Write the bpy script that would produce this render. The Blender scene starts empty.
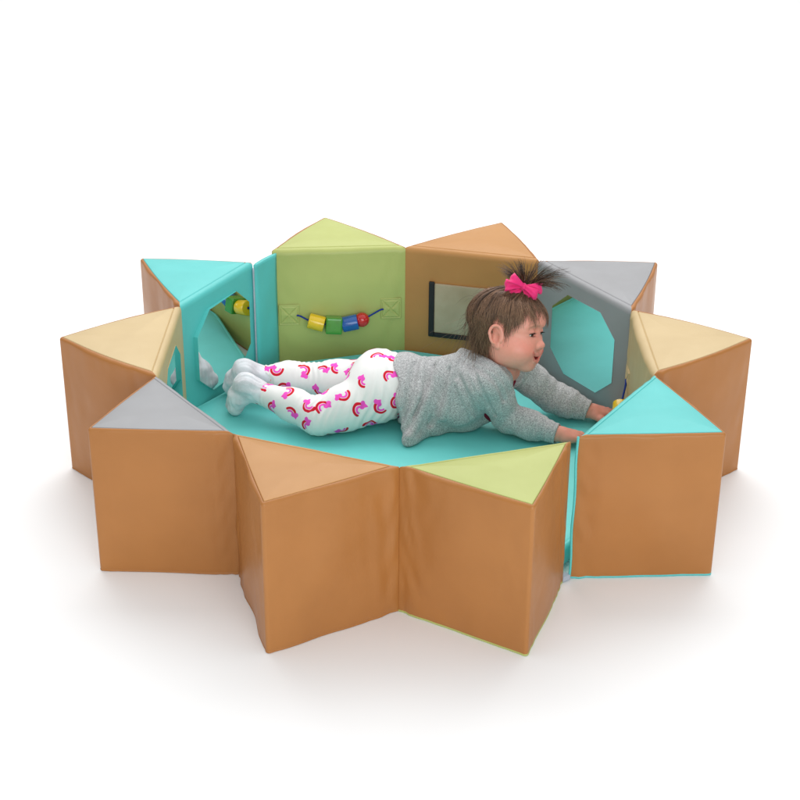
import bpy, math, random
import numpy as np
from mathutils import Matrix, Vector
from mathutils.bvhtree import BVHTree

random.seed(7)
RNG = np.random.default_rng(11)
SC = bpy.context.scene
COL = SC.collection
rad = math.radians

# ------------------------------------------------------------------ camera
CAM_POS = np.array([0.0, -3.1988, 1.7909])
PITCH, ROLL, FPX = 0.4681, 0.0069, 1620.47          # FPX: focal length in pixels of an 800 px wide picture
cam = bpy.data.cameras.new('camera')
cam.sensor_width = 36.0
cam.lens = 36.0 * FPX / 800.0
cam.clip_start, cam.clip_end = 0.1, 200.0
cam_o = bpy.data.objects.new('camera', cam)
COL.objects.link(cam_o)
cam_o.matrix_world = Matrix.Translation(CAM_POS) @ Matrix.Rotation(math.pi/2 - PITCH, 4, 'X') @ Matrix.Rotation(ROLL, 4, 'Z')
SC.camera = cam_o

# ------------------------------------------------------------------ light: a white studio with a big soft box overhead
world = bpy.data.worlds.new('World')
SC.world = world
world.use_nodes = True
bg = world.node_tree.nodes['Background']
bg.inputs[0].default_value = (1, 1, 1, 1)
bg.inputs[1].default_value = 0.27


def softbox(name, loc, target, sx, sy, power, tone=(1, 1, 1)):
    l = bpy.data.lights.new(name, 'AREA')
    l.shape = 'RECTANGLE'
    l.size, l.size_y, l.energy = sx, sy, power
    l.color = tone
    o = bpy.data.objects.new(name, l)
    COL.objects.link(o)
    o.location = loc
    d = Vector(target) - Vector(loc)
    o.rotation_euler = d.to_track_quat('-Z', 'Y').to_euler()
    return o


softbox('softbox_back', (0.0, 5.0, 5.0), (0, 5.0, 0), 14.0, 16.0, 520)
softbox('softbox_top', (0.0, 2.4, 3.4), (0, 0.6, 0), 5.0, 3.0, 125)
softbox('softbox_front', (0.0, -4.5, 3.0), (0, 0, 0.1), 4.0, 2.0, 54, (0.89, 0.97, 1.0))
softbox('softbox_fill', (1.3, -5.9, 1.7), (0, 0, 0.2), 5.0, 2.0, 155, (0.89, 0.97, 1.0))
SC.view_settings.view_transform = 'Standard'
SC.view_settings.look = 'None'
SC.view_settings.exposure = 0.0
SC.view_settings.gamma = 1.0


# ------------------------------------------------------------------ helpers
def lin(r, g, b):
    f = lambda c: c/12.92 if c <= 0.04045 else ((c + 0.055)/1.055)**2.4
    return (f(r/255), f(g/255), f(b/255), 1.0)


_FW = np.array([0, math.cos(PITCH), -math.sin(PITCH)])
_R0 = np.array([1.0, 0, 0])
_U0 = np.array([0, math.sin(PITCH), math.cos(PITCH)])
_R = _R0*math.cos(ROLL) + _U0*math.sin(ROLL)
_U = -_R0*math.sin(ROLL) + _U0*math.cos(ROLL)


def ray(px, py):
    v = _FW + _R*(px - 400)/FPX - _U*(py - 400)/FPX
    return v/np.linalg.norm(v)


def new_mat(name):
    m = bpy.data.materials.new(name)
    m.use_nodes = True
    nt = m.node_tree
    b = nt.nodes['Principled BSDF']
    return m, nt, b


def node(nt, kind, **kw):
    n = nt.nodes.new(kind)
    for k, v in kw.items():
        setattr(n, k, v)
    return n


def noise(nt, scale, detail=3.0, vec=None, rough=0.5):
    n = node(nt, 'ShaderNodeTexNoise')
    n.inputs['Scale'].default_value = scale
    n.inputs['Detail'].default_value = detail
    n.inputs['Roughness'].default_value = rough
    if vec is None:
        tc = node(nt, 'ShaderNodeTexCoord')
        vec = tc.outputs['Object']
    nt.links.new(vec, n.inputs['Vector'])
    return n


def mixcol(nt, fac, a, b):
    m = node(nt, 'ShaderNodeMix', data_type='RGBA')
    if hasattr(fac, 'node'):
        nt.links.new(fac, m.inputs[0])
    else:
        m.inputs[0].default_value = fac
    for s, v in ((m.inputs[6], a), (m.inputs[7], b)):
        if hasattr(v, 'node'):
            nt.links.new(v, s)
        else:
            s.default_value = v
    return m.outputs[2]


def maprange(nt, val, a, b, c=0.0, d=1.0):
    m = node(nt, 'ShaderNodeMapRange')
    nt.links.new(val, m.inputs[0])
    for i, v in enumerate((a, b, c, d)):
        m.inputs[i+1].default_value = v
    return m.outputs[0]


def bump(nt, bsdf, heights):
    prev = None
    for h, strength, dist in heights:
        bn = node(nt, 'ShaderNodeBump')
        bn.inputs['Strength'].default_value = strength
        bn.inputs['Distance'].default_value = dist
        nt.links.new(h, bn.inputs['Height'])
        if prev is not None:
            nt.links.new(prev, bn.inputs['Normal'])
        prev = bn.outputs['Normal']
    nt.links.new(prev, bsdf.inputs['Normal'])


def vinyl(name, col, rough=0.42):
    m, nt, b = new_mat(name)
    c2 = (col[0]*0.9, col[1]*0.89, col[2]*0.88, 1)
    n1 = noise(nt, 6.0, 4.0)
    nt.links.new(mixcol(nt, maprange(nt, n1.outputs[0], 0.35, 0.7), col, c2), b.inputs['Base Color'])
    n2 = noise(nt, 900.0, 2.0)
    n3 = noise(nt, 9.0, 2.0)
    bump(nt, b, [(n3.outputs[0], 0.35, 0.012), (n2.outputs[0], 0.12, 0.0006)])
    nt.links.new(maprange(nt, n1.outputs[0], 0.3, 0.7, rough - 0.04, rough + 0.06), b.inputs['Roughness'])
    b.inputs['Specular IOR Level'].default_value = 0.38
    return m


def plain(name, col, rough=0.5, spec=0.5, metal=0.0, coat=0.0, nscale=40.0):
    m, nt, b = new_mat(name)
    n1 = noise(nt, nscale, 3.0)
    c2 = (col[0]*0.88, col[1]*0.88, col[2]*0.88, 1)
    nt.links.new(mixcol(nt, maprange(nt, n1.outputs[0], 0.4, 0.7), col, c2), b.inputs['Base Color'])
    b.inputs['Roughness'].default_value = rough
    b.inputs['Specular IOR Level'].default_value = spec
    b.inputs['Metallic'].default_value = metal
    b.inputs['Coat Weight'].default_value = coat
    return m


def mesh_np(name, V, F, mat, parent=None, smooth=True):
    """one mesh object from numpy quads/tris"""
    V = np.asarray(V, dtype=np.float32)
    me = bpy.data.meshes.new(name)
    if isinstance(F, np.ndarray):
        k = F.shape[1]
        me.vertices.add(len(V))
        me.vertices.foreach_set('co', V.ravel())
        me.loops.add(F.size)
        me.loops.foreach_set('vertex_index', F.astype(np.int32).ravel())
        me.polygons.add(len(F))
        me.polygons.foreach_set('loop_start', np.arange(0, F.size, k, dtype=np.int32))
        me.update(calc_edges=True)
    else:
        me.from_pydata([tuple(map(float, v)) for v in V], [], F)
        me.update()
    me.polygons.foreach_set('use_smooth', np.full(len(me.polygons), smooth, dtype=bool))
    if mat is not None:
        me.materials.append(mat)
    o = bpy.data.objects.new(name, me)
    COL.objects.link(o)
    if parent is not None:
        o.parent = parent
    return o


def empty(name, loc, label, cat, group=None):
    o = bpy.data.objects.new(name, None)
    o.empty_display_size = 0.05
    o.location = loc
    COL.objects.link(o)
    o['label'] = label
    o['category'] = cat
    if group:
        o['group'] = group
    return o


class MB:
    """mesh collector in world coordinates; build() makes one object relative to its parent's origin"""
    def __init__(self):
        self.v, self.f = [], []

    def add(self, V, F):
        o = len(self.v)
        self.v += [tuple(map(float, x)) for x in V]
        self.f += [tuple(int(i) + o for i in f) for f in F]

    def tube(self, pts, radii, n=8, caps=True):
        pts = np.asarray(pts, float)
        if np.isscalar(radii):
            radii = [radii]*len(pts)
        T = np.gradient(pts, axis=0)
        T /= np.linalg.norm(T, axis=1)[:, None] + 1e-12
        ref = np.array([0, 0, 1.0]) if abs(T[0][2]) < 0.9 else np.array([1.0, 0, 0])
        V = []
        a = np.linspace(0, 2*math.pi, n, endpoint=False)
        for p, t, r in zip(pts, T, radii):
            s = np.cross(t, ref)
            s /= np.linalg.norm(s) + 1e-12
            ref = np.cross(s, t)
            for x in a:
                V.append(p + r*(math.cos(x)*s + math.sin(x)*ref))
        F = []
        for i in range(len(pts)-1):
            for j in range(n):
                k = (j+1) % n
                F.append((i*n+j, i*n+k, (i+1)*n+k, (i+1)*n+j))
        if caps:
            F.append(tuple(range(n))[::-1])
            F.append(tuple((len(pts)-1)*n + j for j in range(n)))
        self.add(V, F)

    def box(self, c, ax, ay, az, bev=0.0):
        """box with half-axis vectors; optional bevel by a chamfered rounded shape"""
        c, ax, ay, az = (np.asarray(q, float) for q in (c, ax, ay, az))
        if bev <= 0:
            V = [c + sx*ax + sy*ay + sz*az for sz in (-1, 1) for sx, sy in ((-1, -1), (1, -1), (1, 1), (-1, 1))]
            F = [(3, 2, 1, 0), (4, 5, 6, 7), (0, 1, 5, 4), (1, 2, 6, 5), (2, 3, 7, 6), (3, 0, 4, 7)]
            self.add(V, F)
            return
        lx, ly, lz = (np.linalg.norm(q) for q in (ax, ay, az))
        N = 10
        g = np.linspace(-1, 1, N)
        V, F = [], []
        for s in range(6):
            base = len(V)
            for i in range(N):
                for j in range(N):
                    w = math.sin(g[i]*math.pi/2)
                    q = math.sin(g[j]*math.pi/2)
                    p = [(1, w, q), (-1, q, w), (q, 1, w), (w, -1, q), (w, q, 1), (q, w, -1)][s]
                    p = np.array(p)*np.array([lx, ly, lz])
                    inner = np.clip(p, [-lx+bev, -ly+bev, -lz+bev], [lx-bev, ly-bev, lz-bev])
                    d = p - inner
                    L = np.linalg.norm(d)
                    p = inner + d/L*bev if L > 1e-9 else p
                    V.append(c + ax/lx*p[0] + ay/ly*p[1] + az/lz*p[2])
            for i in range(N-1):
                for j in range(N-1):
                    F.append((base+i*N+j, base+(i+1)*N+j, base+(i+1)*N+j+1, base+i*N+j+1))
        self.add(V, F)

    def sphere(self, c, r, n=24, m=16, squash=(1, 1, 1), R=None):
        V, F = [], []
        R = np.eye(3) if R is None else R
        for i in range(m+1):
            th = math.pi*i/m
            for j in range(n):
                ph = 2*math.pi*j/n
                q = np.array([math.sin(th)*math.cos(ph)*squash[0], math.sin(th)*math.sin(ph)*squash[1], math.cos(th)*squash[2]])*r
                V.append(np.asarray(c) + R @ q)
        for i in range(m):
            for j in range(n):
                k = (j+1) % n
                F.append((i*n+j, (i+1)*n+j, (i+1)*n+k, i*n+k))
        self.add(V, F)

    def build(self, name, mat, parent=None, smooth=True, merge=True):
        off = Vector(parent_origin(parent))
        V = np.array(self.v) - np.array(off)
        o = mesh_np(name, V, self.f, mat, parent, smooth)
        if merge:
            import bmesh
            bm = bmesh.new()
            bm.from_mesh(o.data)
            bmesh.ops.remove_doubles(bm, verts=bm.verts, dist=1e-5)
            bmesh.ops.recalc_face_normals(bm, faces=bm.faces)
            bm.to_mesh(o.data)
            bm.free()
        return o


def parent_origin(p):
    v = Vector((0, 0, 0))
    while p is not None:
        v = v + p.location
        p = p.parent
    return v


# ------------------------------------------------------------------ materials
BROWN = (0.43, 0.172, 0.044, 1)
M_brown = vinyl('brown_vinyl', BROWN, 0.40)
M_orange = vinyl('caramel_vinyl', (0.51, 0.245, 0.074, 1), 0.42)
M_green = vinyl('green_vinyl', (0.46, 0.50, 0.155, 1), 0.42)
M_tan = vinyl('tan_vinyl', (0.61, 0.455, 0.235, 1), 0.42)
M_grey = vinyl('grey_vinyl', (0.32, 0.32, 0.33, 1), 0.42)
M_turq = vinyl('turquoise_vinyl', (0.11, 0.56, 0.54, 1), 0.42)
M_mat = vinyl('turquoise_mat_vinyl', (0.16, 0.67, 0.645, 1), 0.45)
M_hook = plain('grey_hook_strip', (0.42, 0.46, 0.52, 1), 0.8, 0.2, nscale=400)
M_black = plain('black_binding', (0.02, 0.02, 0.022, 1), 0.6, 0.3, nscale=300)
M_by = plain('yellow_bead_paint', (0.85, 0.55, 0.01, 1), 0.22, 0.5, coat=0.5)
M_bg = plain('green_bead_paint', (0.045, 0.28, 0.02, 1), 0.25, 0.5, coat=0.5)
M_bb = plain('blue_bead_paint', (0.01, 0.10, 0.38, 1), 0.25, 0.5, coat=0.5)
M_br = plain('red_bead_paint', (0.55, 0.01, 0.012, 1), 0.2, 0.5, coat=0.5)
M_cord = plain('blue_cord', (0.01, 0.035, 0.25, 1), 0.7, 0.3, nscale=600)


def mirror_mat():
    m, nt, b = new_mat('acrylic_mirror')
    n = noise(nt, 5.0, 1.0)
    nt.links.new(mixcol(nt, n.outputs[0], (0.86, 0.88, 0.88, 1), (0.9, 0.91, 0.91, 1)), b.inputs['Base Color'])
    b.inputs['Metallic'].default_value = 1.0
    b.inputs['Roughness'].default_value = 0.015
    bump(nt, b, [(n.outputs[0], 0.06, 0.01)])
    return m


M_mirror = mirror_mat()


def pane_mat():
    m, nt, b = new_mat('clear_pocket_vinyl')
    n = noise(nt, 14.0, 3.0)
    nt.links.new(mixcol(nt, maprange(nt, n.outputs[0], 0.35, 0.65), (0.43, 0.33, 0.21, 1), (0.50, 0.40, 0.27, 1)), b.inputs['Base Color'])
    b.inputs['Roughness'].default_value = 0.22
    b.inputs['Specular IOR Level'].default_value = 0.4
    bump(nt, b, [(n.outputs[0], 0.3, 0.006)])
    return m


M_pane = pane_mat()

# ------------------------------------------------------------------ floor (a white studio sweep)
m_floor, nt, b = new_mat('white_studio_floor')
n = noise(nt, 3.0, 2.0)
nt.links.new(mixcol(nt, n.outputs[0], (0.92, 0.92, 0.92, 1), (0.93, 0.93, 0.93, 1)), b.inputs['Base Color'])
b.inputs['Roughness'].default_value = 0.7
b.inputs['Specular IOR Level'].default_value = 0.2
prof = [(-7.0, 0.0), (6.0, 0.0)] + [(6.0 + 3*math.sin(t), 3 - 3*math.cos(t)) for t in np.linspace(0.05, math.pi/2, 16)]
V = [(x, y, z) for y, z in prof for x in (-11, 11)]
F = [(2*i, 2*i+1, 2*i+3, 2*i+2) for i in range(len(prof)-1)]
fl = mesh_np('floor', V, F, m_floor)
fl['kind'] = 'structure'

# ------------------------------------------------------------------ foam wedge blocks
H = 0.325
BL = {  # inner corner, next inner corner, outer tip (counter-clockwise round the ring), metres
    'C': ((0.0005, -0.567), (0.3265, -0.4625), (0.239, -0.714)),
    'D': ((0.344, -0.446), (0.5265, -0.169), (0.631, -0.431)),
    'E': ((0.527, -0.168), (0.5225, 0.164), (0.765, 0.009)),
    'F': ((0.522, 0.165), (0.3335, 0.4555), (0.619, 0.450)),
    'G': ((0.3335, 0.456), (0.011, 0.539), (0.258, 0.717)),
    'H': ((0.011, 0.539), (-0.316, 0.511), (-0.197, 0.745)),
    'I': ((-0.359, 0.432), (-0.499, 0.169), (-0.629, 0.452)),
    'J': ((-0.499, 0.168), (-0.503, -0.190), (-0.738, -0.008)),
    'A': ((-0.503, -0.191), (-0.3195, -0.4405), (-0.603, -0.430)),
    'B': ((-0.3195, -0.4405), (-0.0005, -0.566), (-0.244, -0.711)),
}


BOW = [0.0, 0.0, 0.0]


def rounded_tri(P, rs, inset=(0, 0, 0)):
    """CCW rounded triangle A,T,B with its edges (A-T, T-B, B-A) moved inwards
    -> points, outward normals, edge id, edge param"""
    n = 3
    if any(inset):
        ln = []
        for i in range(n):
            d = (P[(i+1) % n]-P[i])/np.linalg.norm(P[(i+1) % n]-P[i])
            ln.append((P[i] - np.array([d[1], -d[0]])*inset[i], d))
        Q = []
        for i in range(n):
            (p, d), (q, g) = ln[i-1], ln[i]
            t = np.linalg.solve(np.column_stack([d, -g]), q-p)[0]
            Q.append(p + d*t)
        rs = [max(0.0012, rs[i]-0.5*(inset[i-1]+inset[i])) for i in range(n)]
        P = Q
    pts, nrm, eid, par = [], [], [], []
    for i in range(n):
        p0, p1, p2 = P[i-1], P[i], P[(i+1) % n]
        d0 = (p1-p0)/np.linalg.norm(p1-p0)
        d1 = (p2-p1)/np.linalg.norm(p2-p1)
        n0 = np.array([d0[1], -d0[0]])
        ang = math.acos(np.clip(d0 @ d1, -1, 1))
        r = rs[i]
        t = r*math.tan(ang/2)
        c = p1 - d0*t - n0*r
        a0 = math.atan2(n0[1], n0[0])
        K = 8
        for k in range(K+1):
            a = a0 + ang*k/K
            q = np.array([math.cos(a), math.sin(a)])
            pts.append(c + r*q)
            nrm.append(q)
            half = k < K/2
            eid.append((i-1) % 3 if half else i)
            par.append(1.0 if half else 0.0)
        s = p1 + d1*t
        nx, nn = P[(i+1) % n], P[(i+2) % n]
        d2 = (nn-nx)/np.linalg.norm(nn-nx)
        ang2 = math.acos(np.clip(d1 @ d2, -1, 1))
        e = nx - d1*rs[(i+1) % n]*math.tan(ang2/2)
        M = 36
        for k in range(1, M):
            u = k/M
            pts.append(s + (e-s)*u)
            nrm.append(np.array([d1[1], -d1[0]]))
            eid.append(i)
            par.append(u)
    pts, nrm, eid, par = np.array(pts), np.array(nrm), np.array(eid), np.array(par)
    # stuffed sides bow out a little between their corners
    pts = pts + nrm*(np.array(BOW)[eid]*np.sin(math.pi*par))[:, None]
    return pts, nrm, eid, par


def vnoise(x, y, seed):
    """cheap smooth 2D noise from summed sines"""
    g = np.random.default_rng(seed)
    s = 0
    for _ in range(7):
        a, bq, c = g.normal(0, 1), g.normal(0, 1), g.uniform(0, 6.28)
        s = s + np.sin(a*x + bq*y + c)
    return s/2.6


def block(key, cols, label, seed, bulge=0.0035, flat_inner=False):
    A, B, T = (np.array(q) for q in BL[key])
    cen = (A + B + T)/3
    BOW[0] = BOW[1] = {'A': 0.0015, 'B': 0.0015, 'C': 0.0015, 'D': 0.001, 'E': 0.008, 'J': 0.008}.get(key, 0.0045)
    root = empty('foam_block', (cen[0], cen[1], 0.0), label, 'foam block', 'wedge blocks of the play ring')
    P = [A, T, B]
    RS = [0.0035, 0.007, 0.0035]
    # push each corner out so that its rounded end lands on the measured point
    for i in range(3):
        d0, d1 = P[i-1]-P[i], P[(i+1) % 3]-P[i]
        d0, d1 = d0/np.linalg.norm(d0), d1/np.linalg.norm(d1)
        half = math.acos(d0 @ d1)/2
        bis = -(d0+d1)/np.linalg.norm(d0+d1)
        P[i] = P[i] + bis*(RS[i]*(1/math.sin(half)-1) + (0.0012 if i != 1 else 0))
    pts, nrm, eid, par = rounded_tri(P, RS)
    N = len(pts)
    inner = eid == 2
    # soft rounding radius of the top edges: bigger where the inner panel rolls over the top
    RO, RI = 0.0065, 0.014

    def outline(f):
        return rounded_tri(P, RS, (RO*f, RO*f, RI*f))[0]
    rr = np.where(inner, RI, RO)
    for _ in range(6):
        rr = (np.roll(rr, 1) + rr + np.roll(rr, -1))/3
    L = np.array([np.linalg.norm(P[(i+1) % 3]-P[i]) for i in range(3)])[eid]
    dcorner = np.minimum(par, 1-par)*L
    rings, zone = [], []
    rb = 0.006

    def wall(z, extra):
        zz = z/H
        edge = np.sin(math.pi*np.clip(par, 0, 1))
        bl = bulge*edge*np.clip(math.sin(math.pi*np.clip(zz, 0, 1)), 0, 1)**0.6
        if flat_inner:
            bl = np.where(inner, 0, bl)
        ucoord = par*L
        fade = np.exp(-dcorner/0.035)*(1 - np.exp(-dcorner/0.006))
        tip = ((eid == 0) & (par > 0.5)) | ((eid == 1) & (par < 0.5))
        fade = np.where(tip, 0.25*fade, fade)
        wr = 0.0044*fade*vnoise(ucoord*85 + eid*9, z*38 + 4*np.sin(ucoord*30), seed)
        wr = wr + 0.0024*edge*vnoise(ucoord*22 + eid*5, z*14, seed+50)
        # puckers hanging below the top seam
        wr = wr + 0.0010*edge*math.exp(-(H-z)/0.03)*vnoise(ucoord*110 + eid*3, z*10, seed+90)
        if flat_inner:
            wr = np.where(inner, 0.0, wr)
        return bl + wr + extra

    def ring(z, out):
        return np.column_stack([pts + nrm*np.asarray(out).reshape(-1, 1)*np.ones((N, 1)), np.broadcast_to(z, N)])
    # bottom fan
    for s in (0.0, 0.5, 0.93):
        base = ring(0.0, -rb)
        base[:, :2] = cen + (base[:, :2]-cen)*s
        base[:, 2] = 0.0
        rings.append(base)
        zone.append('bottom')
    for z, o_ in ((0.0004, -0.001), (0.0012, 0.0003), (0.0030, 0.0005)):     # welt of the bottom panel
        rings.append(ring(z, o_ + wall(0.004, 0)))
        zone.append('bottom')
    rings.append(ring(0.0046, wall(0.004, -0.0004)))
    zone.append('wall')
    for z in np.linspace(rb, H-0.016, 30):
        rings.append(ring(z, wall(z, 0)))
        zone.append('wall')
    zl = wall(H-0.016, 0)
    for a in (0, 18, 36, 54, 72, 86):
        z = H - rr*(1-math.sin(rad(a)))
        q = ring(z, zl*(1-a/95))
        if a:
            q[:, :2] += outline(1-math.cos(rad(a))) - pts
        rings.append(q)
        zone.append('wall')
    # seam groove
    q = ring(H-0.0022, 0)
    q[:, :2] = outline(1.03)
    rings.append(q)
    zone.append('seam')
    last = ring(H+0.0003, 0)
    last[:, :2] = outline(1.15)
    wob = vnoise(pts[:, 0]*25, pts[:, 1]*25, seed+7)
    rings.append(last)
    zone.append('top')
    for s in (0.985, 0.96, 0.92, 0.86, 0.78, 0.68, 0.56, 0.42, 0.26, 0.1, 0.0):
        q = last.copy()
        q[:, :2] = cen + (last[:, :2]-cen)*s
        q[:, 2] = H + 0.0003 + 0.0055*(1-s**3) + 0.0012*vnoise(q[:, 0]*28, q[:, 1]*28, seed+7)*(1-s)
        if s == 0:
            q[:, 2] = q[:, 2].mean()
        rings.append(q)
        zone.append('top')
    V = np.concatenate(rings)
    nr = len(rings)
    faces = {'top_panel': [], 'inner_panel': [], 'outer_cover': [], 'bottom_panel': []}
    iseam = zone.index('seam')
    ibot = zone.index('wall')
    for i in range(nr-1):
        for j in range(N):
            k = (j+1) % N
            f = (i*N+j, i*N+k, (i+1)*N+k, (i+1)*N+j)
            if i >= iseam:
                key2 = 'top_panel'
            elif i < ibot:
                key2 = 'bottom_panel'
            else:
                key2 = 'inner_panel' if (inner[j] and inner[k]) else 'outer_cover'
            faces[key2].append(f)
    out = {}
    for nm, fs in faces.items():
        fs = np.array(fs)
        used, inv = np.unique(fs.ravel(), return_inverse=True)
        o = mesh_np(nm, V[used] - np.array([cen[0], cen[1], 0]), inv.reshape(fs.shape).astype(np.int32), cols[nm], root)
        out[nm] = o
    # frame of the inner face: u runs from inner corner B towards A seen from inside the ring
    e = (B-A)/np.linalg.norm(B-A)
    nin = np.array([-e[1], e[0]])          # pointing into the ring
    return root, out, A, B, e, nin


def cols(top, inner=None, outer=None, bottom=None):
    return {'top_panel': top, 'inner_panel': inner or top, 'outer_cover': outer or M_brown, 'bottom_panel': bottom or M_brown}


def face_pt(fr, u, z, out=0.0):
    root, parts, A, B, e, nin = fr
    q = A + e*u + nin*(out + 0.0026)
    return np.array([q[0], q[1], z])


FB = {}
FB['A'] = block('A', cols(M_grey), 'grey topped wedge block at the front left, square brown face towards the viewer', 3)
FB['B'] = block('B', cols(M_orange), 'caramel brown wedge block at the front, one point jutting forward, next to green topped block', 5)
FB['C'] = block('C', cols(M_green, bottom=M_green), 'light green topped wedge block at the front with brown sides, beside the turquoise split', 8)
FB['D'] = block('D', cols(M_turq, bottom=M_turq), 'turquoise topped wedge block at the front right, square brown face, beside the toddler\'s hands', 13)
FB['E'] = block('E', cols(M_tan), 'tan topped wedge block on the right with bead cord on its inner face', 21)
FB['F'] = block('F', cols(M_grey), 'grey wedge block at the back right with octagonal mirror beside the toddler\'s face', 34, flat_inner=True)
FB['G'] = block('G', cols(M_orange), 'caramel brown wedge block at the back with clear pocket behind the toddler\'s head', 55, flat_inner=True)
FB['H'] = block('H', cols(M_green), 'light green wedge block at the back with four coloured beads on its face', 89, bulge=0.003)
FB['I'] = block('I', cols(M_turq), 'turquoise wedge block at the back left with octagonal mirror above the toddler\'s feet', 144, flat_inner=True)
FB['J'] = block('J', cols(M_tan), 'tan topped wedge block on the left with mirror on its inner face, brown outer sides', 233, flat_inner=True)


def octagon_mirror(fr, uc, zc, hw=0.117, hh=0.104, dome=0.0, turn=0.0, rim=None):
    """a flexible acrylic mirror; dome: how far its middle bows out; turn: slope along the panel"""
    root = fr[0]
    hu, hz = hw*0.52, hh*0.53
    o2 = [(hw, -hz), (hw, hz), (hu, hh), (-hu, hh), (-hw, hz), (-hw, -hz), (-hu, -hh), (hu, -hh)]
    mb = MB()
    cs = [0.0, 0.12, 0.25, 0.4, 0.55, 0.7, 0.85, 0.97, 0.99, 1.0]
    V = []
    M = 8*6
    edge = []
    for i in range(8):
        p0, p1 = np.array(o2[i]), np.array(o2[(i+1) % 8])
        edge += [p0+(p1-p0)*k/6 for k in range(6)]
    for sc in cs + [1.0]:
        for du, dz in edge:
            low = len(V) >= M*len(cs)
            out = 0.0010 + dome*0.8*(1-(du*sc/hw)**2) + turn*du*sc + (abs(turn)*hw)
            V.append(face_pt(fr, uc+du*sc, zc+dz*sc, -0.003 if low else out))
    F = [(r*M+i, r*M+(i+1) % M, (r+1)*M+(i+1) % M, (r+1)*M+i) for r in range(len(cs)) for i in range(M)]
    mb.add(V, F)
    o = mb.build('mirror', M_mirror, root)
    o.data.materials.append(rim)
    for k, pl in enumerate(o.data.polygons):
        if k >= len(o.data.polygons) - M:
            pl.material_index = 1
    md = o.modifiers.new('es', 'EDGE_SPLIT')
    md.split_angle = rad(30)
    return o


octagon_mirror(FB['F'], 0.163, 0.175, turn=0.0, rim=M_grey)
octagon_mirror(FB['I'], 0.140, 0.175, turn=0.045, rim=M_turq)
octagon_mirror(FB['J'], 0.175, 0.175, rim=M_tan)


def tab(fr, uc, zc, parent):
    """square stitched fabric tab: a raised patch with stitched border and cross"""
    mb = MB()
    hw, hh = 0.026, 0.0275
    n = 49
    V = []
    for i in range(n):
        for j in range(n):
            a, bq = -1 + 2*i/(n-1), -1 + 2*j/(n-1)
            edge = max(abs(a), abs(bq))
            h = 0.0026*min(1, (1-edge)/0.06)
            st = min(abs(edge-0.86), abs(abs(a)-abs(bq))*0.7 if edge < 0.86 else 9)
            h -= 0.0024*math.exp(-(st/0.055)**2)
            h += 0.002*math.exp(-(bq/0.25)**2)*(1-abs(a)) 
            V.append(face_pt(fr, uc+a*hw, zc+bq*hh, 0.0020+h))
    F = [(i*n+j, (i+1)*n+j, (i+1)*n+j+1, i*n+j+1) for i in range(n-1) for j in range(n-1)]
    mb.add(V, F)
    return mb.build('fabric_tab', parent, fr[0])


def bez(P, n):
    """Catmull-Rom through points"""
    P = np.asarray(P, float)
    Q = np.vstack([2*P[0]-P[1], P, 2*P[-1]-P[-2]])
    out = []
    seg = len(P)-1
    for t in np.linspace(0, seg-1e-9, n):
        i = int(t)
        f = t-i
        a, b_, c, d = Q[i:i+4]
        out.append(0.5*((2*b_) + (-a+c)*f + (2*a-5*b_+4*c-d)*f*f + (-a+3*b_-3*c+d)*f**3))
    return np.array(out)


def bead_string(fr, path, where, mat_tab, tabs):
    """path: (u, z, out) control points; where: fractions of the four beads"""
    root = fr[0]
    pts = bez([face_pt(fr, u, z, o) for u, z, o in path], 60)
    mb = MB()
    mb.tube(pts, 0.0022, 8)
    cord = mb.build('cord', M_cord, root)
    for u, z in tabs:
        tab(fr, u, z, mat_tab)
    kinds = ['cyl', 'cube', 'cyl', 'ball']
    mats = [M_by, M_bg, M_bb, M_br]
    for w, kd, mt in zip(where, kinds, mats):
        i = w*(len(pts)-1)
        k = int(i)
        p = pts[k]+(pts[min(k+1, 59)]-pts[k])*(i-k)
        t = pts[min(k+1, 59)]-pts[max(k-1, 0)]
        t /= np.linalg.norm(t)
        zax = np.array([0, 0, 1.0])
        s = np.cross(t, zax)
        s /= np.linalg.norm(s)
        v = np.cross(s, t)
        mb = MB()
        if kd == 'ball':
            mb.sphere(p, 0.0185, 32, 20)
        elif kd == 'cube':
            c, sn = math.cos(rad(12)), math.sin(rad(12))
            mb.box(p, t*0.0205, (s*c+v*sn)*0.0205, (v*c-s*sn)*0.0205, 0.003)
        else:
            r, hl, bv = 0.0195, 0.020, 0.002
            prof = [(-hl, 0.004), (-hl, r-bv), (-hl+bv*0.3, r-bv*0.3), (-hl+bv, r), (hl-bv, r), (hl-bv*0.3, r-bv*0.3), (hl, r-bv), (hl, 0.004)]
            n = 40
            V = [p + t*x + q*(s*math.cos(a)+v*math.sin(a)) for x, q in prof for a in np.linspace(0, 2*math.pi, n, endpoint=False)]
            F = [(i2*n+j, i2*n+(j+1) % n, (i2+1)*n+(j+1) % n, (i2+1)*n+j) for i2 in range(len(prof)-1) for j in range(n)]
            mb.add(V, F)
        o = mb.build('bead', mt, cord)
        if kd != 'ball':
            for pl in o.data.polygons:
                pl.use_smooth = True
            md = o.modifiers.new('es', 'EDGE_SPLIT')
            md.split_angle = rad(35)
    return cord


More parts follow.
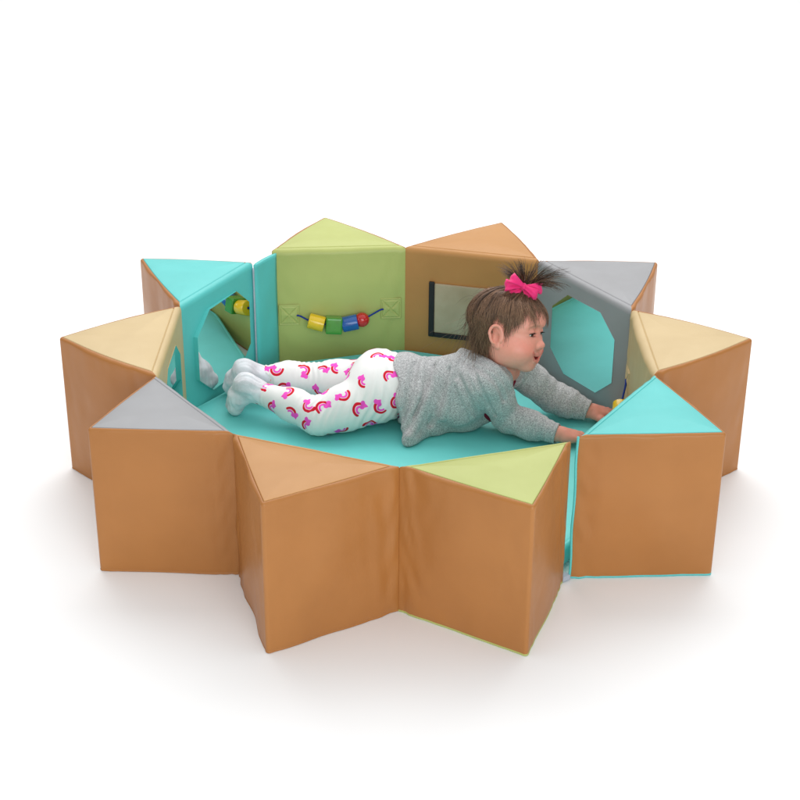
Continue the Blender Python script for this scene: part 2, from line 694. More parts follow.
bead_string(FB['H'], [(0.272, 0.152, 0.006), (0.262, 0.150, 0.008), (0.240, 0.142, 0.018), (0.200, 0.133, 0.023), (0.160, 0.131, 0.023), (0.120, 0.139, 0.023), (0.095, 0.149, 0.02), (0.064, 0.161, 0.008), (0.055, 0.162, 0.006)],
            [0.305, 0.435, 0.56, 0.672], M_green, [(0.2905, 0.152), (0.036, 0.162)])
bead_string(FB['E'], [(0.288, 0.170, 0.006), (0.276, 0.158, 0.008), (0.252, 0.124, 0.018), (0.218, 0.105, 0.022), (0.185, 0.102, 0.022), (0.14, 0.104, 0.024), (0.095, 0.128, 0.02), (0.05, 0.155, 0.007), (0.03, 0.160, 0.004)],
            [0.30, 0.44, 0.57, 0.69], M_tan, [(0.288, 0.170), (0.036, 0.162)])

# clear pocket with black binding on the caramel block
fr = FB['G']


def face_slab(fr, u0, u1, z0, z1, o0, o1, mat, name, parent):
    mb = MB()
    c = (face_pt(fr, u0, z0, o0) + face_pt(fr, u1, z1, o1))/2
    e3 = np.array([fr[4][0], fr[4][1], 0])
    n3 = np.array([fr[5][0], fr[5][1], 0])
    mb.box(c, e3*abs(u1-u0)/2, n3*abs(o1-o0)/2, np.array([0, 0, abs(z1-z0)/2]), 0.0008)
    return mb.build(name, mat, parent)


pane = face_slab(fr, 0.070, 0.256, 0.106, 0.238, 0.001, 0.0050, M_pane, 'clear_pocket', fr[0])
mb = MB()
e3 = np.array([fr[4][0], fr[4][1], 0])
n3 = np.array([fr[5][0], fr[5][1], 0])
for u0, u1, z0, z1 in ((0.2565, 0.270, 0.094, 0.242), (0.056, 0.0695, 0.094, 0.242), (0.0697, 0.2563, 0.094, 0.1055)):
    c = (face_pt(fr, u0, z0, 0.001)+face_pt(fr, u1, z1, 0.0075))/2
    mb.box(c, e3*(u1-u0)/2, n3*0.0033, np.array([0, 0, (z1-z0)/2]), 0.0015)
mb.build('binding', M_black, fr[0])


# fabric hinge strips that close the ring: between turquoise and green at the back, and in the split at the front
def strip(p0, p1, z0, z1, th, mat, name, parent, wav=0.002, seed=1):
    p0, p1 = np.array(p0), np.array(p1)
    e = (p1-p0)/np.linalg.norm(p1-p0)
    nn = np.array([e[1], -e[0]])
    mb = MB()
    nu, nz = 9, 40
    V = []
    for s in (1, -1):
        for j in range(nz):
            z = z0 + (z1-z0)*j/(nz-1)
            for i in range(nu):
                u = i/(nu-1)
                w = wav*vnoise(u*3.0, z*18, seed)*math.sin(math.pi*min(1, max(0, u)))**0.5 + wav*0.5*vnoise(0, z*14, seed+1)
                q = p0 + (p1-p0)*u + nn*(w + s*th/2*(1-abs(2*u-1)**8*0.6))
                V.append((q[0], q[1], z))
    F = []
    o2 = nu*nz
    for j in range(nz-1):
        for i in range(nu-1):
            F.append((j*nu+i, j*nu+i+1, (j+1)*nu+i+1, (j+1)*nu+i))
            F.append((o2+j*nu+i, o2+(j+1)*nu+i, o2+(j+1)*nu+i+1, o2+j*nu+i+1))
        for i, sgn in ((0, 1), (nu-1, -1)):
            f = (j*nu+i, (j+1)*nu+i, o2+(j+1)*nu+i, o2+j*nu+i)
            F.append(f if sgn > 0 else f[::-1])
    for i in range(nu-1):
        F.append((i, o2+i, o2+i+1, i+1))
        k = (nz-1)*nu
        F.append((k+i, k+i+1, o2+k+i+1, o2+k+i))
    mb.add(V, F)
    return mb.build(name, mat, parent)


st = strip((-0.3545, 0.4285), (-0.3075, 0.507), 0.004, 0.318, 0.009, M_turq, 'hinge_strip', FB['I'][0], 0.0015, 4)
mb = MB()
mb.tube([(-0.3555, 0.4235, z) for z in np.linspace(0.03, 0.312, 30)], [0.0022+0.0002*math.sin(i*2.1) for i in range(30)], 8)
mb.build('hook_edge', M_hook, st)
st = strip((0.2960, -0.4370), (0.3265, -0.4165), 0.012, 0.290, 0.006, M_turq, 'hinge_strip', FB['D'][0], 0.0015, 6)
mb = MB()
pts = [(0.3425+0.001*math.sin(z*40), -0.4525+0.0006*math.sin(z*71), z) for z in np.linspace(0.006, 0.326, 40)]
mb.tube(pts, 0.0026, 8)
mb.build('edge_binding', M_turq, FB['D'][0])
mb = MB()
mb.box((0.333, -0.4545, 0.008), (0.008, 0.005, 0), (-0.004, 0.007, 0), (0, 0, 0.006), 0.002)
mb.build('hook_strip', M_hook, FB['D'][0])

# ------------------------------------------------------------------ floor mat of the ring (a soft ten-sided pad)
MT = 0.05
mat_root = empty('play_mat', (0, 0, 0), 'turquoise padded floor mat filling the ring under the toddler', 'mat')
apo, rc = 0.513, 0.11
ang0 = -math.pi/2
Pm = [np.array([math.cos(ang0+k*math.pi/5), math.sin(ang0+k*math.pi/5)])*apo/math.cos(math.pi/10) for k in range(10)]
pts, nrm = [], []
for i in range(10):
    p0, p1, p2 = Pm[i-1], Pm[i], Pm[(i+1) % 10]
    d0 = (p1-p0)/np.linalg.norm(p1-p0)
    n0 = np.array([d0[1], -d0[0]])
    t = rc*math.tan(math.pi/10)
    c = p1 - d0*t - n0*rc
    a0 = math.atan2(n0[1], n0[0])
    for k in range(13):
        a = a0 + math.pi/5*k/12
        q = np.array([math.cos(a), math.sin(a)])
        pts.append(c+rc*q)
        nrm.append(q)
    d1 = (p2-p1)/np.linalg.norm(p2-p1)
    s, e_ = p1+d1*t, p2-d1*t
    for k in range(1, 10):
        pts.append(s+(e_-s)*k/10)
        nrm.append(np.array([d1[1], -d1[0]]))
pts, nrm = np.array(pts), np.array(nrm)
N = len(pts)


def mring(z, out, s=1.0):
    return np.column_stack([(pts+nrm*out)*s, np.full(N, z)])


er = 0.012
body_r = [mring(0.002, -er, s) for s in (0.0, 0.6)] + [mring(er+0.002-er*math.sin(rad(a)), -er*(1-math.cos(rad(a)))) for a in (90, 60, 30, 0)]
body_r += [mring(z, 0.001) for z in (0.02, 0.03)]
body_r += [mring(MT-er+er*math.sin(rad(a)), -er*(1-math.cos(rad(a)))) for a in (0, 20, 40, 60, 78)]
top_r = [mring(MT-0.0012, -er*0.95), mring(MT, -er*1.15)]
for s in (0.97, 0.93, 0.87, 0.8, 0.7, 0.6, 0.5, 0.4, 0.3, 0.2, 0.1, 0.0):
    q = mring(MT, -er*1.15, s)
    q[:, 2] = MT + (0.0008*vnoise(q[:, 0]*11, q[:, 1]*11, 5) if s > 0 else 0)*min(1, s*3)
    top_r.append(q)


def loft(rings, name, mat, parent):
    V = np.concatenate(rings)
    F = np.array([(i*N+j, i*N+(j+1) % N, (i+1)*N+(j+1) % N, (i+1)*N+j) for i in range(len(rings)-1) for j in range(N)])
    return mesh_np(name, V, F, mat, parent)


loft(body_r + [top_r[0]], 'side_panel', M_mat, mat_root)
loft(top_r, 'top_panel', M_mat, mat_root)

# ------------------------------------------------------------------ the toddler: signed distance shapes -> one continuous skin
def unit(v):
    v = np.asarray(v, float)
    return v/np.linalg.norm(v)


def basis(f, up=(0, 0, 1)):
    f = unit(f)
    l = unit(np.cross(up, f))
    return np.column_stack([f, l, np.cross(f, l)])


class Sdf:
    def __init__(self):
        self.ops = []

    def _add(self, op, fn, lo, hi, k):
        self.ops.append((op, fn, np.asarray(lo, float), np.asarray(hi, float), k))
        return self

    def cap(self, a, b, ra, rb=None, k=0.02, op='u'):
        a, b = np.asarray(a, float), np.asarray(b, float)
        rb = ra if rb is None else rb
        ba = b-a
        L = max(ba @ ba, 1e-12)

        def fn(P):
            h = np.clip(((P-a) @ ba)/L, 0, 1)
            d = P - a - h[:, None]*ba
            return np.sqrt((d*d).sum(1)) - (ra + (rb-ra)*h)
        r = max(ra, rb)
        return self._add(op, fn, np.minimum(a, b)-r, np.maximum(a, b)+r, k)

    def chain(self, pts, rs, k=0.02, op='u'):
        for i in range(len(pts)-1):
            self.cap(pts[i], pts[i+1], rs[i], rs[i+1], k, op)
        return self

    def ell(self, c, r, R=None, k=0.02, op='u'):
        c, r = np.asarray(c, float), np.asarray(r, float)
        R = np.eye(3) if R is None else R

        def fn(P):
            q = (P-c) @ R
            k0 = np.sqrt(((q/r)**2).sum(1))
            k1 = np.sqrt(((q/(r*r))**2).sum(1)) + 1e-9
            return np.where(k0 < 1e-6, -r.min(), k0*(k0-1)/k1)
        m = r.max()
        return self._add(op, fn, c-m, c+m, k)

    def disp(self, fn):
        return self._add('d', fn, (-9, -9, -9), (9, 9, 9), 0)

    def __call__(self, P, lo=None, hi=None):
        d = np.full(len(P), 0.08)
        for op, fn, a, b_, k in self.ops:
            m = k + 0.03
            if lo is not None and op in 'us' and (np.any(a-m > hi) or np.any(b_+m < lo)):
                continue
            if op == 'u':
                e = fn(P)
                h = np.maximum(k-np.abs(d-e), 0)/max(k, 1e-9)
                d = np.minimum(d, e) - h*h*k*0.25
            elif op == 's':
                e = -fn(P)
                h = np.maximum(k-np.abs(d-e), 0)/max(k, 1e-9)
                d = np.maximum(d, e) + h*h*k*0.25
            elif op == 'd':
                d = fn(P, d)
        return d


def mesh_sdf(f, lo, hi, vox, smooth=1):
    lo, hi = np.asarray(lo, float), np.asarray(hi, float)
    B = 12
    nb = np.ceil((hi-lo)/(vox*B)).astype(int)
    n = nb*B + 1
    # coarse pass on block centres
    gi = np.stack(np.meshgrid(*[np.arange(q) for q in nb], indexing='ij'), -1).reshape(-1, 3)
    cen = lo + (gi+0.5)*vox*B
    dc = f(cen)
    D = np.empty(n, np.float32)
    sgn = np.where(dc < 0, -1.0, 1.0).reshape(nb)
    D[:] = 1.0
    D[:-1, :-1, :-1] = np.repeat(np.repeat(np.repeat(sgn, B, 0), B, 1), B, 2)
    act = np.abs(dc) < vox*B*0.87 + 0.013
    loc = np.stack(np.meshgrid(*[np.arange(B+1)]*3, indexing='ij'), -1).reshape(-1, 3)
    for g in gi[act]:
        o = g*B
        P = lo + (o+loc)*vox
        v = f(P, P[0], P[-1])
        D[o[0]:o[0]+B+1, o[1]:o[1]+B+1, o[2]:o[2]+B+1] = v.reshape(B+1, B+1, B+1)
    # border must be outside
    D[0], D[-1] = 1, 1
    D[:, 0], D[:, -1] = 1, 1
    D[:, :, 0], D[:, :, -1] = 1, 1
    ins = D < 0
    cnt = np.zeros(tuple(n-1), np.int8)
    cr = [(i, j, k) for i in (0, 1) for j in (0, 1) for k in (0, 1)]
    for i, j, k in cr:
        cnt += ins[i:n[0]-1+i, j:n[1]-1+j, k:n[2]-1+k]
    act = (cnt > 0) & (cnt < 8)
    idx = np.argwhere(act)
    vid = np.full(act.shape, -1, np.int32)
    vid[tuple(idx.T)] = np.arange(len(idx))
    vals = {c: D[idx[:, 0]+c[0], idx[:, 1]+c[1], idx[:, 2]+c[2]].astype(float) for c in cr}
    acc = np.zeros((len(idx), 3))
    num = np.zeros(len(idx))
    for c in cr:
        for ax in range(3):
            if c[ax] == 0:
                c2 = list(c)
                c2[ax] = 1
                a, b_ = vals[c], vals[tuple(c2)]
                cross = (a < 0) != (b_ < 0)
                t = np.where(cross, a/np.where(np.abs(a-b_) < 1e-12, 1, a-b_), 0)
                t = np.clip(t, 0.02, 0.98)
                p = np.tile(np.array(c, float), (len(idx), 1))
                p[:, ax] = t
                acc += np.where(cross[:, None], p, 0)
                num += cross
    V = lo + (idx + acc/num[:, None])*vox
    quads = []
    for ax in range(3):
        s0 = [slice(None)]*3
        s1 = [slice(None)]*3
        s0[ax], s1[ax] = slice(0, -1), slice(1, None)
        A, Bq = ins[tuple(s0)], ins[tuple(s1)]
        e = np.argwhere(A != Bq)
        u, w = (ax+1) % 3, (ax+2) % 3
        ok = (e[:, u] > 0) & (e[:, w] > 0) & (e[:, u] < n[u]-1) & (e[:, w] < n[w]-1)
        e = e[ok]
        fl = A[tuple(e.T)]
        q = []
        for du, dw in ((-1, -1), (0, -1), (0, 0), (-1, 0)):
            g = e.copy()
            g[:, u] += du
            g[:, w] += dw
            q.append(vid[tuple(g.T)])
        q = np.stack(q, 1)
        q[~fl] = q[~fl][:, ::-1]
        quads.append(q)
    Q = np.concatenate(quads)
    Q = Q[(Q >= 0).all(1)]
    for _ in range(smooth):
        for lam in (0.5, -0.45):
            S = np.zeros_like(V)
            c = np.zeros(len(V))
            for a in range(4):
                i, j = Q[:, a], Q[:, (a+1) % 4]
                for dim in range(3):
                    S[:, dim] += np.bincount(i, V[j, dim], len(V)) + np.bincount(j, V[i, dim], len(V))
                c += np.bincount(i, minlength=len(V)) + np.bincount(j, minlength=len(V))
            V = V + lam*(S/np.maximum(c, 1)[:, None]-V)
    return V, Q


def vnormals(V, Q):
    nf = np.cross(V[Q[:, 2]]-V[Q[:, 0]], V[Q[:, 3]]-V[Q[:, 1]])
    N_ = np.zeros_like(V)
    for a in range(4):
        for dim in range(3):
            N_[:, dim] += np.bincount(Q[:, a], nf[:, dim], len(V))
    return N_/(np.linalg.norm(N_, axis=1)[:, None]+1e-12)


def set_attr(o, name, vals):
    a = o.data.attributes.new(name, 'FLOAT', 'POINT')
    a.data.foreach_set('value', np.asarray(vals, np.float32))


def set_col(o, name, vals):
    a = o.data.attributes.new(name, 'FLOAT_COLOR', 'POINT')
    a.data.foreach_set('color', np.asarray(vals, np.float32).ravel())


def sines(P, M, seed, n=6):
    """smooth 3D noise; M scales/rotates space first"""
    g = np.random.default_rng(seed)
    q = P @ np.asarray(M).T
    s = np.zeros(len(P))
    for _ in range(n):
        w = g.normal(0, 1, 3)
        s += np.sin(q @ w + g.uniform(0, 6.28))
    return s/math.sqrt(n)


def smax(a, b, k):
    h = np.maximum(k-np.abs(a-b), 0)/k
    return np.maximum(a, b) + h*h*k*0.25


def smin(a, b, k):
    h = np.maximum(k-np.abs(a-b), 0)/k
    return np.minimum(a, b) - h*h*k*0.25


A3 = lambda *v: np.array(v, float)
# joints (metres, resting on the mat)
J = dict(hipN=A3(-0.058, 0.112, 0.122), kneeN=A3(-0.186, 0.068, 0.095), ankN=A3(-0.332, 0.160, 0.112),
         heelN=A3(-0.358, 0.150, 0.138), toeN=A3(-0.386, 0.168, 0.072),
         hipF=A3(-0.078, 0.222, 0.104), kneeF=A3(-0.212, 0.258, 0.092), ankF=A3(-0.341, 0.245, 0.110),
         heelF=A3(-0.368, 0.230, 0.136), toeF=A3(-0.402, 0.262, 0.074),
         shN=A3(0.196, 0.058, 0.192), elN=A3(0.246, 0.076, 0.092), wrN=A3(0.352, 0.024, 0.080),
         shF=A3(0.262, 0.165, 0.180), elF=A3(0.352, 0.170, 0.100), wrF=A3(0.434, 0.143, 0.078))
HC = A3(0.245, 0.120, 0.298)                           # head centre
HR = basis((0.900, -0.435, 0.009), (0.130, 0.288, 0.949))   # columns: forward, left, up (tilted away from the viewer)
hp = lambda f, l, u: HC + HR @ A3(f, l, u)
EU = 0.0075                                            # eyes above the first guess


def add_trunk(s, g):
    s.ell((-0.040, 0.160, 0.130), (0.084+g, 0.078+g, 0.074+g), k=0.02)
    s.ell((-0.062, 0.122, 0.140), (0.056+g, 0.052+g, 0.058+g), k=0.03)
    s.ell((-0.050, 0.194, 0.146), (0.054+g, 0.050+g, 0.058+g), k=0.022)
    s.ell((0.060, 0.148, 0.130), (0.090+g, 0.070+g, 0.066+g), k=0.04)
    s.ell((0.150, 0.118, 0.156), (0.078+g, 0.066+g, 0.064+g), basis((1, -0.25, 0.4)), k=0.04)


def add_leg(s, n, g, k=0.03):
    h, kn, an = J['hip'+n], J['knee'+n], J['ank'+n]
    s.chain([h, h*0.45+kn*0.55, kn], [0.060+g, 0.050+g, 0.039+g], k)
    c = kn*0.6+an*0.4 + A3(0, 0, 0.004)
    s.chain([kn, c, an], [0.038+g, 0.036+g, 0.024+g], k)


def add_foot(s, n, g):
    an, he, to = J['ank'+n], J['heel'+n], J['toe'+n]
    s.cap(an, he*0.7+an*0.3, 0.023+g, 0.022+g, 0.015)
    s.ell(he, (0.022+g, 0.020+g, 0.021+g), k=0.015)
    mid = he*0.4+to*0.6
    side = unit(np.cross(to-he, (1, 0.3, 0.2)))
    s.chain([he, mid, to], [0.020+g, 0.021+g, 0.017+g], 0.014)
    s.cap(mid+side*0.008, to+side*0.010, 0.016+g, 0.013+g, 0.014)
    s.cap(mid-side*0.008, to-side*0.010, 0.016+g, 0.012+g, 0.014)


def add_arms(s, g, k=0.02):
    for n in 'NF':
        sh, el, wr = J['sh'+n], J['el'+n], J['wr'+n]
        s.chain([sh, sh*0.5+el*0.5, el], [0.034+g, 0.029+g, 0.025+g], k)
        s.chain([el, el*0.6+wr*0.4, wr], [0.025+g, 0.0255+g, 0.0185+g], k)


def add_hand(s, wr, d, thumb, palm_n, curl, tips):
    """palm, five separate fingers bent at the knuckles, thumb leaving the side of the palm"""
    d = unit(d)
    pn = unit(palm_n - d*(palm_n @ d))          # back of the hand
    th = unit(thumb - d*(thumb @ d) - pn*(thumb @ pn))
    R = np.column_stack([d, th, pn])
    p = lambda a, b_, c: wr + R @ A3(a, b_, c)
    s.cap(wr, p(0.012, 0, 0), 0.0175, 0.0165, 0.01)
    s.ell(p(0.028, 0.001, 0.0), (0.027, 0.0215, 0.0125), R, k=0.012)
    s.cap(p(0.018, 0.012, -0.003), p(0.032, 0.014, -0.004), 0.010, 0.008, 0.008)
    s.cap(p(0.020, -0.013, -0.003), p(0.036, -0.013, -0.003), 0.009, 0.008, 0.008)
    base = [(0.046, 0.0145, 0.001), (0.049, 0.0048, 0.002), (0.0475, -0.005, 0.0015), (0.043, -0.0142, 0.0)]
    spread = [0.16, 0.03, -0.10, -0.26]
    ln = [(0.017, 0.012, 0.010), (0.019, 0.0135, 0.0105), (0.0175, 0.0125, 0.010), (0.013, 0.0095, 0.009)]
    rf = [0.0061, 0.0063, 0.0060, 0.0053]
    for bq, spd, L, r in zip(base, spread, ln, rf):
        q = A3(*bq)
        pts = [p(*q)]
        a = 0.10
        for seg, c in zip(L, curl):
            a -= c
            q = q + seg*A3(math.cos(a)*math.cos(spd), math.cos(a)*math.sin(spd), math.sin(a))
            pts.append(p(*q))
        s.cap(p(0.034, bq[1]*0.9, bq[2]), pts[0], r*1.15, r*1.12, 0.005)
        s.chain(pts, [r*1.1, r*1.02, r*0.98, r*0.84], 0.0025)
        tips.append((pts[-1], pts[-1]-pts[-2], pn, r))
    q0 = [p(0.012, 0.014, -0.004), p(0.026, 0.026, -0.006), p(0.040, 0.0335, -0.008), p(0.052, 0.036, -0.010)]
    s.chain(q0, [0.0095, 0.0078, 0.0068, 0.0056], 0.005)


UPLIP, LOLIP = [], []


def add_head(s, ears=True, k=0.02):
    E = lambda c, r, k=0.02, op='u': s.ell(hp(*c), r, HR, k, op)
    E((-0.014, 0, 0.022), (0.082, 0.067, 0.064), 0.01)
    E((0.020, 0, -0.022), (0.054, 0.055, 0.056), 0.03)
    E((0.040, 0, 0.020), (0.036, 0.050, 0.042), 0.025)
    for q in (1, -1):
        E((0.041, 0.032*q, -0.044), (0.033, 0.028, 0.028), 0.02)
        E((0.012, 0.040*q, -0.046), (0.034, 0.020, 0.030), 0.025)
    E((0.036, 0, -0.064), (0.034, 0.036, 0.022), 0.02)
    E((0.0535, 0, -0.0775), (0.0160, 0.020, 0.0135), 0.016)
    E((0.0590, 0, -0.053), (0.0100, 0.020, 0.015), 0.012)                    # muzzle
    if not ears:
        return
    hb = Sdf()
    add_head(hb, ears=False)
    fs = np.linspace(0.11, 0.02, 360)

    def on_face(pts, off):
        """drop (left, up) pairs on to the front of the face"""
        out = []
        for (l_, u_), o_ in zip(pts, off):
            d_ = hb(HC + np.column_stack([fs, np.full(360, l_), np.full(360, u_)]) @ HR.T)
            out.append((fs[np.argmax(d_ < 0)] + o_, l_, u_))
        return out
    UPLIP[:] = on_face([(q_*l_, u_) for q_, l_, u_ in ((1, 0.0310, -0.0420), (1, 0.0215, -0.0466), (1, 0.0110, -0.0498), (1, 0.0035, -0.0494), (1, 0, -0.0502),
                                                       (-1, 0.0035, -0.0494), (-1, 0.0110, -0.0498), (-1, 0.0215, -0.0466), (-1, 0.0310, -0.0420))],
                       [-0.0012, -0.0010, -0.0006, 0.0, -0.0004, 0.0, -0.0006, -0.0010, -0.0012])
    LOLIP[:] = on_face([(0.0310, -0.0430), (0.0205, -0.0545), (0.0105, -0.0625), (0, -0.0652), (-0.0105, -0.0625), (-0.0205, -0.0545), (-0.0310, -0.0430)],
                       [-0.0012, -0.0008, -0.0002, 0.0003, -0.0002, -0.0008, -0.0012])
    slit = on_face([(0.0300, -0.0425), (0.0205, -0.0506), (0.0105, -0.0560), (0, -0.0575), (-0.0105, -0.0560), (-0.0205, -0.0506), (-0.0300, -0.0425)], [0.001]*7)
    # nose
    s.chain([hp(0.0640, 0, -0.004), hp(0.0690, 0, -0.0170), hp(0.0800, 0, -0.0268)], [0.0042, 0.0050, 0.0084], 0.011)
    s.ell(hp(0.0800, 0, 0.0005), (0.0055, 0.012, 0.0085), HR, 0.014, 's')
    for q in (1, -1):
        s.ell(hp(0.0748, 0.0090*q, -0.0298), (0.0062, 0.0048, 0.0052), HR, 0.006)
        s.ell(hp(0.0792, 0.0042*q, -0.0354), (0.0026, 0.0020, 0.0020), HR, 0.002, 's')
        # eye sockets, eyeball bulge with lids, open slit
        E((0.078, 0.0285*q, -0.0035+EU), (0.0160, 0.0180, 0.0095), 0.014, 's')
        s.ell(hp(0.0545, 0.0275*q, -0.0085+EU), (0.0152, 0.0160, 0.0146), HR, 0.004)
        s.ell(hp(0.0700, 0.0282*q, -0.0118+EU), (0.0110, 0.0145, 0.0037), HR, 0.0018, 's')
    # lips drawn back in an open smile
    s.chain([hp(*c) for c in UPLIP], [0.0010, 0.0016, 0.0021, 0.0026, 0.0024, 0.0026, 0.0021, 0.0016, 0.0010], 0.005)
    s.chain([hp(*c) for c in LOLIP], [0.0010, 0.0018, 0.0030, 0.0036, 0.0030, 0.0018, 0.0010], 0.005)
    for back in (0.0, 0.006, 0.012):
        s.chain([hp(f_-back, l_, u_) for f_, l_, u_ in slit], [0.0008, 0.0022, 0.0034, 0.0039, 0.0034, 0.0022, 0.0008], 0.0015, 's')
    s.ell(hp(0.0600, 0, -0.0640), (0.0110, 0.0120, 0.0048), HR, 0.002)            # tongue
    for q in (1, -1):
        # ear: thin shell with rolled rim, bowl, lobe
        c = A3(-0.003, 0.0610*q, -0.018)
        Re = HR @ basis((0.95, 0.30*q, 0), (0.12, 0, 1))
        s.ell(HC + HR @ (c + A3(-0.002, 0.004*q, 0)), (0.0150, 0.0042, 0.0240), Re, 0.006)
        rim = []
        for t in np.linspace(-0.7, 4.3, 29):
            rr_ = 1.0 if t < 3.2 else 0.85
            rim.append(HC + HR @ (c + A3(-0.001 + 0.0148*rr_*math.cos(t) - 0.002*math.sin(t), (0.0085-0.003*math.cos(t))*q, 0.003 + 0.0220*math.sin(t)*(1 if math.sin(t) > 0 else 0.85))))
        s.chain(rim, [0.0026]*29, 0.0030)
        s.ell(HC + HR @ (c + A3(0.001, 0.0105*q, -0.002)), (0.0075, 0.0060, 0.0110), Re, 0.004, 's')
        s.cap(HC + HR @ (c + A3(0.011, 0.005*q, -0.001)), HC + HR @ (c + A3(0.010, 0.006*q, -0.008)), 0.0032, 0.0030, 0.003)
        s.ell(HC + HR @ (c + A3(0.006, 0.006*q, -0.0205)), (0.0058, 0.0040, 0.0066), Re, 0.005)


NECK0, NECK1 = A3(0.222, 0.112, 0.200), hp(-0.018, 0, -0.050)
body = Sdf()
add_trunk(body, -0.010)
for n_ in 'NF':
    add_leg(body, n_, -0.006)
    add_foot(body, n_, -0.003)
body.cap(J['shN'], J['shF'], 0.029, 0.029, 0.03)
body.cap(NECK0, NECK1, 0.034, 0.031, 0.025)
add_arms(body, -0.004)
tips = []
add_hand(body, J['wrN'], A3(1, 0.10, -0.20), A3(0, 1, 0), A3(0.1, 0, 1), (0.25, 0.30, 0.25), tips)
add_hand(body, J['wrF'], A3(1, 0.16, -0.18), A3(0, -1, 0), A3(0.1, 0, 1), (0.22, 0.34, 0.28), tips)
add_head(body)
V, Q = mesh_sdf(body, (-0.46, -0.06, 0.03), (0.56, 0.34, 0.42), 0.0015, 1)

girl = empty('person', (0.0, 0.15, MT), 'toddler lying on the turquoise mat in grey cardigan and white patterned leggings, pink hair bow', 'person')
G0 = np.array(girl.location)


def skin_mat():
    m, nt, b = new_mat('toddler_skin')
    at = node(nt, 'ShaderNodeAttribute', attribute_name='tint')
    n1 = noise(nt, 120.0, 4.0)
    c = mixcol(nt, maprange(nt, n1.outputs[0], 0.3, 0.75, 0.0, 0.22), at.outputs['Color'], (0.66, 0.27, 0.19, 1))
    nt.links.new(c, b.inputs['Base Color'])
    b.inputs['Roughness'].default_value = 0.42
    b.inputs['Subsurface Weight'].default_value = 0.25
    b.inputs['Subsurface Radius'].default_value = (1.0, 0.35, 0.2)
    b.inputs['Subsurface Scale'].default_value = 0.004
    b.inputs['Specular IOR Level'].default_value = 0.35
    n2 = noise(nt, 1400.0, 2.0)
    bump(nt, b, [(n2.outputs[0], 0.08, 0.0006)])
    return m


M_skin = skin_mat()
bo = mesh_np('body', V-G0, Q, M_skin, girl)
# skin tones: lips, blush, brows, knuckles
q = (V-HC) @ HR
c0 = np.tile(A3(0.87, 0.36, 0.275), (len(V), 1))


def tint(mask, col):
    global c0
    c0 = c0*(1-mask[:, None]) + A3(*col)*mask[:, None]


def blob(c, r, p=2.0):
    return np.exp(-(np.abs((q-A3(*c))/A3(*r))**p).sum(1))


for s_ in (1, -1):
    tint(0.75*blob((0.050, 0.040*s_, -0.038), (0.030, 0.020, 0.017)), (0.80, 0.225, 0.175))
    tint(0.5*blob((-0.005, 0.070*s_, -0.018), (0.014, 0.012, 0.02)), (0.62, 0.26, 0.19))
    # brow: soft light-brown arc
    bx = np.abs(q[:, 1]*s_-0.030)/0.017
    bz = (q[:, 2]-(0.0105+EU*0.8-0.0035*((q[:, 1]*s_-0.026)/0.016)**2))/0.0026
    tint(0.40*np.exp(-bx**4-bz**2)*(q[:, 0] > 0.03), (0.22, 0.12, 0.08))
    # lid edges
    tint(0.75*blob((0.066, 0.0280*s_, -0.0080+EU), (0.012, 0.016, 0.0024)), (0.20, 0.085, 0.06))
    tint(0.5*blob((0.064, 0.0280*s_, -0.0158+EU), (0.012, 0.015, 0.0020)), (0.45, 0.18, 0.14))
tint(0.5*blob((0.087, 0, -0.030), (0.010, 0.014, 0.010)), (0.64, 0.27, 0.20))


def near_curve(pts, r):
    d = np.full(len(q), 9.0)
    for a, b_ in zip(pts[:-1], pts[1:]):
        a, b_ = A3(*a), A3(*b_)
        h = np.clip(((q-a) @ (b_-a))/((b_-a) @ (b_-a)), 0, 1)
        d = np.minimum(d, np.linalg.norm(q-a-h[:, None]*(b_-a), axis=1))
    return np.clip((r-d)/0.0012+0.5, 0, 1)


LU = [(f_+0.002, l_, u_) for f_, l_, u_ in UPLIP]
LD = [(f_+0.002, l_, u_) for f_, l_, u_ in LOLIP]
tint(0.35*near_curve(LU, 0.0034), (0.60, 0.15, 0.13))
tint(0.55*near_curve(LD, 0.0044), (0.66, 0.13, 0.11))
_up = np.interp(np.abs(q[:, 1]), [u_[1] for u_ in UPLIP[4::-1]], [u_[2] for u_ in UPLIP[4::-1]])
_lo = np.interp(np.abs(q[:, 1]), [u_[1] for u_ in LOLIP[3::-1]], [u_[2] for u_ in LOLIP[3::-1]])
_sf = np.interp(np.abs(q[:, 1]), [u_[1] for u_ in LOLIP[3::-1]], [u_[0] for u_ in LOLIP[3::-1]])
tint(((q[:, 0] > 0.030) & (q[:, 0] < _sf - 0.0012) & (np.abs(q[:, 1]) < 0.0300) & (q[:, 2] < _up) & (q[:, 2] > _lo - 0.001)).astype(float), (0.40, 0.028, 0.032))
for tp, dr, pn, r in tips:
    d = np.linalg.norm(V-tp, axis=1)
    tint(0.45*np.exp(-(d/0.011)**2), (0.66, 0.27, 0.20))
hd = np.minimum(np.linalg.norm(V-J['wrN']-A3(0.04, 0, 0), axis=1), np.linalg.norm(V-J['wrF']-A3(0.04, 0, 0), axis=1))
tint(0.35*np.exp(-(hd/0.04)**2), (0.64, 0.26, 0.18))
set_col(bo, 'tint', np.column_stack([c0, np.ones(len(V))]))

